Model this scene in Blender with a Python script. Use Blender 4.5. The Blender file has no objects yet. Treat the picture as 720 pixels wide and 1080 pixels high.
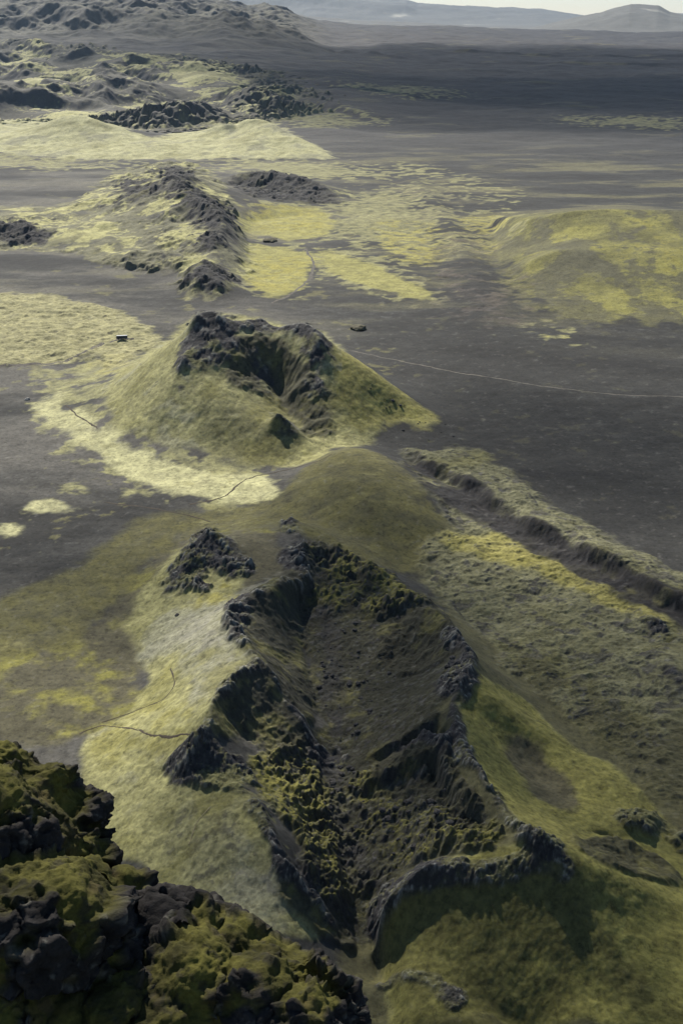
import bpy, bmesh, math, random, time
import numpy as np
from mathutils import Vector, Matrix
T0 = time.time()
random.seed(7); RNG = np.random.default_rng(11)
scn = bpy.context.scene
COL = scn.collection
f32 = np.float32

# ------------------------------------------------------------------ camera
CAMZ = 250.0; FPX = 1199.0; PITCH = 23.65          # eye height above the plain, focal length in photo pixels, degrees down
TP = math.radians(PITCH)

def ray(px, py):
    """azimuth and tangent of the depression angle of a photo pixel"""
    u = (px - 360.0) / FPX; v = (py - 540.0) / FPX
    y = math.cos(TP) - v * math.sin(TP); z = -math.sin(TP) - v * math.cos(TP)
    return math.atan2(u, y), -z / math.hypot(u, y)

cam = bpy.data.cameras.new('camera'); co = bpy.data.objects.new('camera', cam); COL.objects.link(co)
co.location = (0, 0, CAMZ); co.rotation_euler = (math.radians(90 - PITCH), 0, 0)
cam.sensor_fit = 'VERTICAL'; cam.sensor_height = 36; cam.lens = FPX / 1080 * 36
cam.clip_start = 0.5; cam.clip_end = 120000
scn.camera = co

# ------------------------------------------------------------------ noise
_p = RNG.permutation(256).astype(np.int32); PERM = np.concatenate([_p, _p])
_a = RNG.random(256) * 2 * np.pi; GX = np.cos(_a).astype(f32); GY = np.sin(_a).astype(f32)

def perlin(x, y, seed=0):
    x = np.asarray(x, np.float64) + seed * 17.317; y = np.asarray(y, np.float64) + seed * 9.173
    xf = np.floor(x); yf = np.floor(y)
    xi = xf.astype(np.int64) & 255; yi = yf.astype(np.int64) & 255
    x = (x - xf).astype(f32); y = (y - yf).astype(f32)
    u = x * x * x * (x * (x * 6 - 15) + 10); v = y * y * y * (y * (y * 6 - 15) + 10)
    xj = (xi + 1) & 255; yj = (yi + 1) & 255
    def g(a, b, dx, dy):
        h = PERM[PERM[a] + b]
        return GX[h] * dx + GY[h] * dy
    n00 = g(xi, yi, x, y); n10 = g(xj, yi, x - 1, y); n01 = g(xi, yj, x, y - 1); n11 = g(xj, yj, x - 1, y - 1)
    a = n00 + u * (n10 - n00); b = n01 + u * (n11 - n01)
    return (a + v * (b - a)) * f32(1.5)

def fbm(x, y, lam, octs, seed=0, gain=0.5, cell=None, ridged=False):
    """sum of octaves from wavelength lam downwards; octaves finer than the mesh cell fade out"""
    out = np.zeros(np.shape(x), f32); amp = 1.0
    for k in range(octs):
        n = perlin(x / lam, y / lam, seed + k * 3.7)
        if ridged: n = (1 - 2.2 * np.abs(n))
        if cell is not None: n = n * np.clip(lam / (3.0 * cell) - 0.3, 0, 1)
        out += amp * n; amp *= gain; lam *= 0.5
    return out

def worley(x, y, lam, seed=0):
    """F1, F2 distances (in cells) and a random value of the nearest cell"""
    x = np.asarray(x, np.float64) / lam + seed * 5.1; y = np.asarray(y, np.float64) / lam + seed * 3.3
    xf = np.floor(x); yf = np.floor(y); xi = xf.astype(np.int64); yi = yf.astype(np.int64)
    f1 = np.full(x.shape, 9, f32); f2 = np.full(x.shape, 9, f32); idv = np.zeros(x.shape, f32)
    for dx in (-1, 0, 1):
        for dy in (-1, 0, 1):
            h = PERM[PERM[(xi + dx) & 255] + ((yi + dy) & 255)]
            h2 = PERM[h + 57]; h3 = PERM[h2 + 31]
            d = np.hypot(xf + dx + h / 255.0 - x, yf + dy + h2 / 255.0 - y).astype(f32)
            near = d < f1
            f2 = np.where(near, f1, np.minimum(f2, d)); idv = np.where(near, h3 / 255.0, idv).astype(f32); f1 = np.where(near, d, f1)
    return f1, f2, idv

def sstep(a, b, x):
    t = np.clip((x - a) / (b - a), 0, 1); return t * t * (3 - 2 * t)

def blur(a, n=1):
    for _ in range(n):
        p = np.pad(a, 1, mode='edge')
        a = (p[:-2, 1:-1] + p[2:, 1:-1] + p[1:-1, :-2] + p[1:-1, 2:] + 4 * a) / 8
    return a

def soften(a, k):
    """three box passes, about k cells wide"""
    for _ in range(3):
        for ax in (0, 1):
            p = np.pad(a, [(k + 1, k) if i == ax else (0, 0) for i in (0, 1)], mode='edge')
            c = np.cumsum(p, axis=ax, dtype=np.float64); n = a.shape[ax]
            hi = np.take(c, range(2 * k + 1, 2 * k + 1 + n), axis=ax); lo = np.take(c, range(0, n), axis=ax)
            a = ((hi - lo) / (2 * k + 1)).astype(f32)
    return a

# ------------------------------------------------------------------ plan map: azimuth x log distance (conformal to the ground plan)
DS = 0.003
TH0, TH1 = -0.42, 0.42
L0, L1 = math.log(130), math.log(11500)
NT = int((TH1 - TH0) / DS) + 1; NL = int((L1 - L0) / DS) + 1

def zbase(r):
    return 105.0 * sstep(2300, 8500, np.asarray(r, float)) * 1.0

def at(px, py, z):
    """plan position of the point seen at a pixel, z metres over the plain"""
    th, td = ray(px, py)
    zz = z
    r = 1000.0
    for _ in range(40):
        r2 = max(40, min(11000, (CAMZ - zz) / max(td, 1e-3)))
        r = 0.5 * r + 0.5 * r2
        zz = z + float(zbase(r))
    return th, math.log(r), zz

def cellof(th, l): return (l - L0) / DS, (th - TH0) / DS

CV = np.zeros((NL, NT), f32); CM = np.zeros((NL, NT), bool)

def pipmask(pts):
    """points-in-polygon raster of plan points [(th,l)]"""
    ii = np.arange(NL)[:, None]; jj = np.arange(NT)[None, :]
    P = [cellof(*p) for p in pts]
    m = np.zeros((NL, NT), bool)
    a0 = max(0, int(min(p[0] for p in P)) - 1); a1 = min(NL, int(max(p[0] for p in P)) + 2)
    if a1 <= a0: return m
    ii = ii[a0:a1]; sub = np.zeros((a1 - a0, NT), bool)
    for (y1, x1), (y2, x2) in zip(P, P[1:] + P[:1]):
        if y1 == y2: continue
        c = ((ii >= min(y1, y2)) & (ii < max(y1, y2))) & (jj < (x2 - x1) * (ii - y1) / (y2 - y1) + x1)
        sub ^= c
    m[a0:a1] = sub
    return m

FOOT = np.zeros((NL, NT), bool); FEET = []
def footprint(pts):
    """outline where a landform leaves the plain"""
    global FOOT
    q = [at(x, y, 0)[:2] for x, y in pts]
    FOOT |= pipmask(q); FEET.append(q)

LINES = []
def line(*pts): LINES.append([at(*p) for p in pts])
def farline(*pts):
    """crest of a far hill: pixel and distance in metres; the height follows"""
    L = []
    for x, y, r in pts:
        th, td = ray(x, y); L.append((th, math.log(r), CAMZ - r * td))
    LINES.append(L)

exec_lines = None
# ---- landforms (photo positions with heights over the plain in metres) -----------------
# central cone
footprint([(30,430),(58,408),(105,388),(165,368),(240,358),(330,362),(400,392),(440,424),(466,440),(455,456),(425,446),(408,442),(402,462),(365,474),(300,494),(215,502),(140,500),(80,470)])
line((232,333,61),(216,327,64),(205,336,60),(190,350,50))
line((232,333,61),(250,343,54),(262,338,55),(276,337,54),(292,349,48),(304,343,53),(318,338,56))
line((216,328,63),(222,350,53),(236,372,43),(252,388,34),(268,402,27),(288,417,19))   # inner side of the left half
line((318,338,56),(330,352,51),(326,372,42),(330,388,34),(318,402,28),(300,420,18))
line((330,352,51),(342,360,48),(350,388,34),(352,412,24),(352,440,12),(352,470,3))
line((318,338,56),(345,352,49),(375,372,38),(400,396,26),(425,418,14),(458,440,4))
line((345,352,49),(366,390,30),(384,425,16),(392,452,5))
line((104,420,5),(108,440,4.5),(130,455,4),(165,468,4),(205,475,4),(243,474,4))       # foot of the steep flank, apron below
line((104,420,5),(112,400,7),(150,378,12))
line((190,350,50),(165,366,37),(140,384,23),(116,406,9)); line((196,372,44),(180,405,30),(160,440,14),(148,460,5)); line((228,405,32),(224,440,18),(222,474,5))
line((272,368,42),(282,386,31),(290,402,23),(295,418,15),(308,440,10),(326,465,5)); line((254,374,42),(266,390,31),(279,404,23)); line((304,374,41),(303,388,32),(299,405,22))    # breach gully
# small spire in front of the breach
line((292,433,24),(276,446,17),(260,465,8),(243,486,2))
line((292,433,24),(308,446,17),(326,464,8),(346,481,2))
line((292,433,24),(296,458,11),(294,484,2))
# mound in front
footprint([(296,505),(330,488),(362,470),(405,470),(440,500),(478,556),(474,588),(420,598),(360,590),(300,560),(286,530)])
line((318,492,7),(345,478,13),(368,466,17),(392,474,16),(416,492,14),(440,518,11),(468,552,6))
line((318,512,11),(345,505,16),(385,508,18),(420,528,14),(450,552,8)); line((330,535,8),(380,545,11),(430,562,6))
line((320,555,3),(370,575,3),(430,580,3))
# pale terrace left of the mound
footprint([(140,504),(200,498),(285,500),(292,545),(240,540),(180,530)])
line((150,506,1),(210,503,2.5),(280,508,3.5)); line((190,526,1),(286,534,2))
# lava scarp on the right
footprint([(425,470),(452,478),(488,470),(500,480),(560,520),(640,572),(700,600),(790,640),(800,700),(700,655),(640,632),(590,606),(520,572),(470,545),(425,500)])
line((432,476,3),(452,486,6),(480,498,4),(492,506,7),(508,516,3),(520,524,6),(545,540,3),(560,547,7),(585,558,5),(600,566,2),(622,577,6),(640,586,6),(665,600,3),(690,612,7),(760,650,6))
line((432,490,0),(452,503,-0.5),(480,517,-1),(500,528,0),(520,544,-1),(545,558,0),(560,569,-1),(585,577,-0.5),(600,583,0),(640,607,-1),(665,617,0),(690,633,-0.5),(760,671,-1))
line((455,480,5),(500,494,4),(560,530,4),(640,578,4),(700,606,4))
# hummock edge on the right lava field
footprint([(655,640),(740,650),(800,720),(800,800),(690,730),(640,690)])
line((664,652,0),(690,668,0),(712,688,1)); line((660,648,6),(676,646,5),(700,655,3)); line((668,690,4),(700,700,5),(740,720,5))
# foreground crater row
footprint([(316,545),(240,545),(205,560),(178,590),(145,632),(134,662),(150,690),(160,716),(138,752),(84,790),(96,850),(110,930),(180,1040),(200,1200),(800,1200),(790,960),(726,925),(700,868),(660,830),(600,778),(572,742),(520,700),(490,655),(450,640),(400,590),(350,552)])
# spire
line((220,557,24),(206,572,18),(190,592,10),(176,612,6))
line((220,557,24),(238,572,19),(252,590,14),(262,606,11))
line((186,590,10),(196,612,11),(215,625,10),(212,600,12),(228,612,11))
line((190,640,9),(230,640,13),(262,622,16))
# left rim
line((318,612,16),(302,612,20),(284,622,22),(262,632,22),(244,642,22),(238,655,22),(244,668,24),(262,684,26),(270,697,26),(262,704,27),(246,712,28),(234,724,29),(222,740,30),(214,756,30),(212,772,28),(206,790,25),(196,806,21))
line((270,697,26),(284,712,22),(300,742,14),(318,766,9),(338,784,4))                  # spur into the trench
line((234,724,29),(242,760,20),(262,782,14),(300,800,6))
line((160,660,5),(178,690,8),(180,716,9),(165,742,8),(110,782,3))
line((205,690,16),(212,712,20),(196,740,20),(150,768,10))
line((316,640,4),(320,680,1),(330,730,0),(340,770,-2))                               # foot of the left wall
line((320,612,14),(322,640,4))
# knolls and second rim on the left
line((172,800,16),(200,798,22),(238,800,21),(262,815,14),(300,830,6))
line((170,815,13),(185,850,15),(205,880,15))
line((262,846,22),(278,868,20),(292,900,18),(306,918,16),(322,940,10),(350,972,2))
line((262,846,22),(245,830,20),(232,822,18)); line((262,846,22),(284,845,14),(320,862,4),(340,876,0))
line((205,880,15),(240,885,18),(284,885,19)); line((120,900,4),(180,960,8),(250,985,10),(300,990,8),(345,1000,0))
line((286,900,18),(310,925,9),(330,950,4))
# trench floor
line((340,640,3),(342,700,0),(352,760,-2),(352,786,-1)); line((352,822,-6),(352,836,-4),(356,870,-2),(360,905,-3),(380,940,-5),(384,975,-7),(392,1010,-10),(402,1050,-10),(410,1100,-12))
line((334,792,0),(350,788,0),(370,792,0)); line((336,806,-7),(352,809,-8),(368,806,-7)); line((336,806,-7),(334,792,0))
# inner ridges at the far end
line((308,546,15),(314,566,15),(322,590,14),(320,612,14))
line((308,546,15),(340,552,14),(368,570,12),(400,596,12),(432,622,13),(462,644,15))
line((330,575,11),(350,600,8),(380,615,7),(420,630,10)); line((322,624,9),(352,622,9),(385,634,6),(430,650,8))
line((330,612,5),(380,605,4))
# right rim
line((462,644,15),(478,664,18),(492,684,22),(500,702,23),(488,720,24),(478,738,24),(476,756,24),(484,776,24),(494,800,24),(508,828,25),(528,856,26),(548,874,28),(570,884,30),(588,890,30))
line((462,700,14),(470,712,16)); line((452,750,17),(443,764,16),(444,776,16),(462,778,17),(466,762,19),(452,750,17)); line((446,796,5),(466,800,8))
line((402,720,3),(406,752,3))
line((438,778,13),(410,786,9),(385,796,5),(370,803,0)); line((440,796,6),(410,802,4),(385,808,0))
line((462,802,16),(430,812,12),(400,824,8),(384,836,2)); line((440,832,8),(405,838,3),(385,846,-1))
line((440,856,12),(415,862,9),(395,870,4)); line((430,874,9),(405,880,4),(385,884,-2))
line((462,806,17),(470,830,17),(490,850,18),(515,866,21),(546,878,26)); line((456,826,9),(468,852,9),(490,874,12),(515,888,17))
line((420,660,4),(440,700,6),(436,740,8))
line((380,820,-1),(376,880,-1))
# outside of the right rim
line((500,690,23),(525,708,16),(550,730,8),(570,748,2)); line((492,722,24),(520,740,20),(552,762,13),(578,779,6),(600,790,3)); line((512,712,13),(536,738,5),(560,756,1))
line((500,745,17),(530,775,8),(560,800,3))
line((486,752,23),(510,785,17),(535,818,13),(565,845,11),(610,868,9),(660,872,6),(692,862,3))
line((534,790,5),(555,815,3),(585,840,4),(640,846,3)); line((610,800,4),(640,815,5),(670,835,4))
line((604,884,4),(640,892,2),(690,912,0)); line((600,872,9),(650,882,7),(700,905,4))
line((588,890,30),(614,902,26),(650,920,20),(690,936,14),(725,955,9),(800,990,3))
line((600,890,20),(640,900,8),(690,905,3))
# near right crater: its rim and the broad slope facing the camera
line((588,890,30),(604,930,23)); line((570,885,30),(548,898,26),(520,910,24),(490,913,24),(466,907,25),(448,911,24),(430,924,21),(412,940,17),(400,962,12),(396,985,4))
line((612,1080,4),(690,1090,0)); line((500,1050,0),(560,1120,-8))
line((700,960,8),(700,1040,2),(690,1120,-4))
line((402,1018,8),(424,1012,12),(450,1022,13),(480,1042,11),(512,1066,8),(550,1100,4)); line((402,1018,8),(400,1060,0),(420,1100,-2)); line((440,1060,8),(470,1110,2))
# rubble ridges of the middle distance
footprint([(-80,236),(60,226),(100,200),(150,174),(182,168),(240,176),(300,174),(360,196),(385,216),(345,240),(310,226),(262,236),(258,290),(250,318),(196,318),(186,292),(130,282),(60,264),(-80,258)])
line((182,178,50.4),(186,196,43.2),(206,210,39.6),(226,220,36),(238,236,30),(228,258,22.8),(216,282,16.8),(232,300,10.8))
line((182,178,42),(170,196,33),(152,203,26),(138,196,27),(126,206,20),(108,222,12),(60,240,8),(-60,243,6))
line((150,240,12),(190,235,18),(215,238,22)); line((100,262,5),(150,268,8),(200,270,10))
line((246,186,18),(270,181,26),(300,184,24),(330,192,16),(356,204,6)); line((250,198,6),(300,204,4))
line((205,300,10),(222,284,14),(240,292,11))
line((262,255,1.5),(285,252,2.5),(300,256,1.5))
# rusty knobs right of them
footprint([(420,190),(440,180),(470,215),(520,280),(540,330),(500,350),(480,310),(450,240)])
line((432,186,4),(450,205,6),(470,225,5),(482,250,4),(500,290,5),(512,320,3),(505,340,2))
# low mossy rise on the right
footprint([(520,225),(600,214),(720,216),(900,230),(900,330),(720,338),(640,342),(560,330),(525,280)])
line((520,228,12),(560,230,30),(600,222,44),(680,220,48),(800,226,48),(900,238,40)); line((500,236,2),(512,262,1),(540,296,0)); line((560,318,3),(620,326,4),(720,324,4),(860,318,4)); line((560,270,20),(600,262,26),(640,270,24),(680,260,30),(720,270,28),(840,275,26))
# pair of pale cones
footprint([(-120,150),(-40,140),(40,136),(110,137),(170,146),(230,139),(290,139),(330,154),(362,170),(240,168),(150,171),(60,170),(-120,166)])
line((-80,156,8.3),(0,152,12.2),(35,134,34.6),(62,122,57.1),(80,119,61.2),(96,121,59.2),(112,128,46.9),(140,142,22.5),(170,147,14.3),(205,141,20.4),(236,130,40.9),(262,122,55.2),(276,124,51),(296,135,36.8),(324,150,17.4),(352,166,2))
line((255,128,40.9),(240,145,18.3),(215,160,6.2))
# rough highland behind, far hills
footprint([(-200,140),(-200,20),(0,22),(120,26),(250,24),(330,52),(420,80),(500,96),(440,122),(400,128),(330,115),(290,122),(230,112),(120,110),(40,116),(-100,130)])
line((-150,100,17.7),(0,98,21.2),(60,88,39.8),(100,84,35.4),(160,92,35.4),(220,88,35.4),(270,92,26.5))
line((0,50,61.9),(40,47,70.7),(90,54,61.9),(130,62,53),(175,60,53),(215,70,48.6),(300,100,17.7))
line((-60,60,53),(0,75,35.4),(100,72,35.4),(220,78,31.8)); line((150,56,53),(200,55,66.3),(225,66,44.2))
line((300,70,53),(360,86,35.4),(430,98,17.7),(490,100,3.5)); line((320,98,26.5),(360,112,17.7),(410,124,3.5))
farline((240,23,6300),(262,32,6200),(290,46,6000),(330,60,5800)); farline((240,23,6300),(215,33,6100),(180,44,5900)); farline((240,23,6300),(236,40,5700))
farline((-200,-20,8600),(-60,-12,8500),(0,-6,8400),(60,-4,8300),(110,-8,8200),(150,4,8000),(190,16,7800),(220,24,7500)); farline((-150,25,7000),(-20,24,7000),(60,22,7000),(120,12,7100),(150,22,6900),(170,34,6600)); farline((20,40,6000),(80,36,6100),(140,42,5900))
farline((235,19,9300),(340,27,9000),(420,32,8800),(520,38,8700),(620,42,8600),(740,44,8600),(900,42,8600))
line((340,52,20),(460,60,12),(600,62,14),(760,60,20)); line((480,50,24),(640,54,20),(800,52,30))

def solve():
    """membrane through all lines: straight slopes, creases along the lines"""
    global CV, CM
    rs = np.exp(L0 + DS * np.arange(NL))[:, None]
    base = np.broadcast_to(zbase(rs), (NL, NT)).astype(f32)
    far = rs > 7000
    fixed = ~FOOT & np.broadcast_to(~far, FOOT.shape)
    CV = np.where(fixed, base, 0).astype(f32); CM = fixed.copy()
    wide = np.zeros((NL, NT), f32); cnt = np.zeros((NL, NT), f32)
    for L in LINES:
        for (t1, l1, z1), (t2, l2, z2) in zip(L, L[1:]):
            n = int(max(abs(t2 - t1), abs(l2 - l1)) / DS * 2) + 2
            s = np.linspace(0, 1, n)
            i = np.round((l1 + (l2 - l1) * s - L0) / DS).astype(int); j = np.round((t1 + (t2 - t1) * s - TH0) / DS).astype(int)
            ok = (i >= 0) & (i < NL) & (j >= 0) & (j < NT)
            z = z1 + (z2 - z1) * s
            CV[i[ok], j[ok]] = z[ok]; CM[i[ok], j[ok]] = True
    def relax(v, m, z, it):
        for _ in range(it):
            p = np.pad(z, 1, mode='edge')
            z = np.where(m, v, (p[:-2, 1:-1] + p[2:, 1:-1] + p[1:-1, :-2] + p[1:-1, 2:]) * 0.25)
        return z
    pyr = [(CV, CM)]
    for _ in range(6):
        v, m = pyr[-1]
        h, w = v.shape; h2, w2 = (h + 1) // 2, (w + 1) // 2
        vp = np.zeros((h2 * 2, w2 * 2), f32); mp = np.zeros((h2 * 2, w2 * 2), f32)
        vp[:h, :w] = np.where(m, v, 0); mp[:h, :w] = m
        s = vp.reshape(h2, 2, w2, 2).sum((1, 3)); c = mp.reshape(h2, 2, w2, 2).sum((1, 3))
        pyr.append(((s / np.maximum(c, 1)).astype(f32), c > 0))
    z = np.full(pyr[-1][0].shape, 20, f32)
    for k, (v, m) in enumerate(reversed(pyr)):
        if z.shape != v.shape:
            z = np.repeat(np.repeat(z, 2, 0), 2, 1)[:v.shape[0], :v.shape[1]]
        z = relax(v, m, np.where(m, v, z), 200 if k < 5 else 60)
    return z
Z0 = solve()
Z0 = blur(Z0, 2)
print('solve', time.time() - T0)

def hit(px, py):
    """first point of the smooth terrain seen at a pixel"""
    th, td = ray(px, py)
    j = min(max((th - TH0) / DS, 0), NT - 1.001); j0 = int(j); fr = j - j0
    zc = Z0[:, j0] * (1 - fr) + Z0[:, j0 + 1] * fr
    r = np.exp(L0 + DS * np.arange(NL))
    d = zc - (CAMZ - r * td)
    k = np.argmax(d >= 0) if (d >= 0).any() else NL - 1
    return th, L0 + DS * k, float(zc[k])

# ------------------------------------------------------------------ the fine grid
DT = 0.00105; DL = 0.0016
tv = np.arange(-0.315, 0.3151, DT)
g = 0.315 + np.cumsum(0.0012 * 1.12 ** np.arange(1, 46)); g = g[g < 1.25]
tv = np.concatenate([-g[::-1], tv, g])
lin = np.log(np.linspace(9, 128, 56))
lv = np.concatenate([lin, np.arange(L0 + 0.003, math.log(10400), DL), np.arange(math.log(10420), math.log(34000), 0.006)])
NTf, NLf = len(tv), len(lv)
TH, LR = np.meshgrid(tv, lv); R = np.exp(LR)
X = (R * np.sin(TH)); Y = (R * np.cos(TH))
CELL = (R * DT).astype(f32)
print('grid', NTf, NLf, NTf * NLf)

def samp(A, th=None, l=None):
    """bilinear lookup of a plan-map array"""
    th = TH if th is None else th; l = LR if l is None else l
    i = np.clip((l - L0) / DS, 0, NL - 1.001); j = np.clip((th - TH0) / DS, 0, NT - 1.001)
    i0 = i.astype(int); j0 = j.astype(int); fi = (i - i0).astype(f32); fj = (j - j0).astype(f32)
    a = A[i0, j0] * (1 - fj) + A[i0, j0 + 1] * fj; b = A[i0 + 1, j0] * (1 - fj) + A[i0 + 1, j0 + 1] * fj
    return a * (1 - fi) + b * fi

# warped lookups make every outline wander
WA = (fbm(X, Y, 40, 4, 1, cell=CELL) * 6 + fbm(X, Y, 300, 3, 2, cell=CELL) * R * 0.004).astype(f32)
WB = (fbm(X, Y, 40, 4, 5, cell=CELL) * 6 + fbm(X, Y, 300, 3, 6, cell=CELL) * R * 0.004).astype(f32)
WT = TH + WA / R * 0.5; WL = LR + WB / R * 0.5
EDGE = (fbm(X, Y, 24, 5, 9, 0.65, CELL)).astype(f32)
EDGE2 = (fbm(X, Y, 90, 6, 19, 0.6, CELL)).astype(f32)

def area(polys, soft=3, rag=0.25, big=0.0, sharp=0.22):
    """0..1 mask from polygons drawn on the photo, laid on the terrain; soft = edge width in plan cells, rag = raggedness"""
    m = np.zeros((NL, NT), bool)
    for P in polys:
        m |= pipmask([hit(*p)[:2] for p in P])
    a = soften(m.astype(f32), soft)
    a = samp(a, WT, WL)
    s = np.clip(1 - np.abs(a - 0.5) * 2, 0, 1) ** 0.5
    return sstep(0.5 - sharp, 0.5 + sharp, a + (rag * EDGE + big * EDGE2) * s)

def near_lines(lines, width):
    """mask that falls off from crest lines (hits on the terrain), width in metres"""
    d = np.full((NL, NT), 1e9, f32)
    r = np.exp(L0 + DS * np.arange(NL))[:, None]
    tt = (TH0 + DS * np.arange(NT))[None, :]; ll = (L0 + DS * np.arange(NL))[:, None]
    for L in lines:
        q = [at(*p)[:2] for p in L]
        for (t1, l1), (t2, l2) in zip(q, q[1:]):
            dt, dl = t2 - t1, l2 - l1; n = dt * dt + dl * dl + 1e-12
            s = np.clip(((tt - t1) * dt + (ll - l1) * dl) / n, 0, 1)
            d = np.minimum(d, np.hypot(tt - t1 - s * dt, ll - l1 - s * dl) * r)
    dd = samp(d, WT, WL)
    return 1 - sstep(width * 0.5, width, dd - EDGE * width * 0.5)

#@MASKS
# ---- rock (outlines on the photo)
WALLP = [
 [(242,348),(262,352),(297,352),(322,374),(334,396),(346,436),(350,466),(322,460),(304,440),(294,428),(284,420),(262,412),(238,404),(240,384)],
 [(594,884),(640,882),(690,902),(726,935),(690,930),(650,914),(614,898)],
 [(236,650),(262,628),(300,608),(330,600),(326,640),(322,690),(334,740),(330,775),(300,745),(270,700),(262,690),(244,668)],
 [(216,772),(214,752),(240,722),(262,706),(286,716),(312,755),(334,785),(300,800),(262,785),(240,790)],
 [(262,846),(275,850),(290,880),(300,905),(330,945),(352,972),(372,985),(380,1010),(350,1000),(300,960),(285,905),(270,880)],
 [(455,645),(475,655),(498,690),(500,705),(478,740),(470,700),(430,712),(400,700),(395,670),(430,650)],
 [(430,770),(468,776),(470,800),(520,880),(500,890),(470,870),(440,845),(400,850),(385,840),(400,800)]]
ROCKP = [
 [(650,866),(680,858),(700,868),(688,886),(660,882)],[(704,880),(740,874),(740,900),(708,906)],

 [(470,668),(490,680),(506,704),(492,722),(478,742),(468,730),(474,706)],[(466,748),(484,748),(490,786),(506,815),(530,852),(520,856),(490,815),(478,786)],
 [(530,852),(556,872),(590,888),(592,898),(560,896),(536,868)],[(262,846),(280,852),(290,880),(300,900),(290,905),(278,885),(262,862)],[(288,905),(310,918),(332,945),(352,972),(335,965),(300,935)],
 [(216,772),(214,756),(226,752),(236,780),(225,792)],[(236,655),(250,630),(262,632),(250,660),(262,684),(250,684)],
 [(440,764),(466,778),(468,800),(444,798)],[(458,812),(470,832),(492,852),(516,868),(510,884),(486,866),(464,846)],[(395,792),(438,782),(440,792),(400,802)],[(400,828),(440,816),(444,830),(402,838)],[(262,372),(272,372),(294,416),(284,416)],
 [(198,348),(208,334),(218,326),(240,332),(258,342),(250,362),(240,384),(228,398),(208,388),(196,392),(186,416),(178,414),(190,386),(188,366)],
 [(296,347),(318,337),(330,345),(342,370),(352,392),(338,396),(322,376)],[(262,341),(280,336),(297,348),(282,354)],[(322,400),(334,396),(346,430),(338,440)],
 [(284,442),(292,431),(302,442),(308,456),(300,458),(291,450)],
 [(184,596),(200,572),(220,556),(238,568),(256,590),(264,606),(240,600),(215,596),(205,606),(196,622),(182,628),(178,612)],
 [(215,585),(240,582),(262,606),(258,612),(235,606)],[(196,600),(206,600),(226,622),(224,630),(212,622)],
 [(170,810),(190,796),(238,797),(262,812),(262,830),(240,838),(215,830),(190,835),(176,825)],
 [(306,546),(318,560),(322,590),(318,612),(306,605),(306,570)],
 [(395,990),(398,950),(425,925),(450,908),(470,905),(490,912),(480,920),(455,918),(430,940),(415,975),(410,1010),(400,1030)],
 [(672,648),(690,652),(715,678),(716,690),(690,672)],[(696,690),(708,690),(712,730),(704,734),(700,712)],
 [(330,792),(368,794),(372,806),(352,812),(334,806)],
 [(168,184),(182,177),(196,180),(204,200),(226,210),(240,222),(246,234),(238,246),(234,262),(218,268),(206,262),(214,244),(206,226),(186,214),(176,204)],[(198,292),(216,278),(244,290),(246,302),(222,310),(198,304)],[(126,208),(140,196),(156,198),(150,208),(132,214)],
 [(120,196),(150,192),(162,205),(140,212)],[(245,190),(262,182),(290,182),(345,200),(360,214),(310,212),(260,206)],[(-20,238),(40,242),(60,252),(30,258),(-20,252)]
]
_m = np.zeros((NL, NT), bool)
for P in ROCKP: _m |= pipmask([hit(*p)[:2] for p in P])
_c = np.clip(soften(_m.astype(f32), 3) * 1.6, 0, 1)
for P in WALLP + [[(425,466),(460,480),(520,520),(600,562),(700,612),(760,640),(760,690),(690,650),(600,605),(520,565),(440,520)]]: _m |= pipmask([hit(*p)[:2] for p in P])
_c = np.clip(soften(_m.astype(f32), 2) * 1.6, 0, 1)
_c = np.maximum(_c, sstep(900, 1400, np.exp(L0 + DS * np.arange(NL)))[:, None] * 0.85)
Z0 = (_c * Z0 + (1 - _c) * soften(Z0, 4)).astype(f32)
_f = np.zeros((NL, NT), bool)
for P in [[(412,985),(440,945),(480,935),(560,925),(600,925),(640,935),(719,975),(719,1078),(440,1078)]]: _f |= pipmask([hit(*p)[:2] for p in P])
_f = soften(_f.astype(f32), 8)
Z0 = (_f * soften(Z0, 13) + (1 - _f) * Z0).astype(f32)
_f = soften(pipmask([hit(*p)[:2] for p in [(-60,160),(0,146),(60,126),(100,126),(140,142),(170,147),(230,137),(280,135),(345,165),(240,169),(60,170)]]).astype(f32), 5)
Z0 = (_f * soften(Z0, 1) + (1 - _f) * Z0).astype(f32)
ROCK = area(ROCKP, 2, 0.8, 0.0, 0.3)
WALL = area(WALLP, 2, 0.3)
SCARP = area([[(430,478),(452,488),(480,500),(520,526),(560,549),(600,568),(640,588),(690,614),(760,652),(760,690),(690,646),(640,622),(600,602),(560,582),(520,560),(480,538),(452,522),(436,502)]], 2, 0.35)
RIML = near_lines([
 [(216,327,64),(232,333,61),(262,338,55),(292,349,48),(318,338,56),(345,352,49)],
 [(318,612,16),(302,612,20),(262,632,22),(238,655,22),(262,684,26),(270,697,26),(246,712,28),(222,740,30),(212,772,28)],
 [(270,697,26),(300,742,14),(338,784,4)],
 [(262,846,22),(292,900,18),(350,972,2)],
 [(478,664,18),(500,702,23),(478,738,24),(484,776,24),(508,828,25),(548,874,28),(588,890,30)],
 [(570,885,30),(520,910,24),(466,907,25),(430,924,21),(400,962,12)],
 [(402,1018,8),(424,1012,12),(480,1042,11)],
 [(308,546,15),(322,590,14),(320,612,14)],
 [(220,557,24),(206,572,18)],[(220,557,24),(238,572,19),(262,606,11)]], 3.6)
ROCK = np.maximum(ROCK, RIML * 0.85 * sstep(-0.55, 0.25, fbm(X, Y, 30, 4, 221, 0.6, CELL)))
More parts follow.
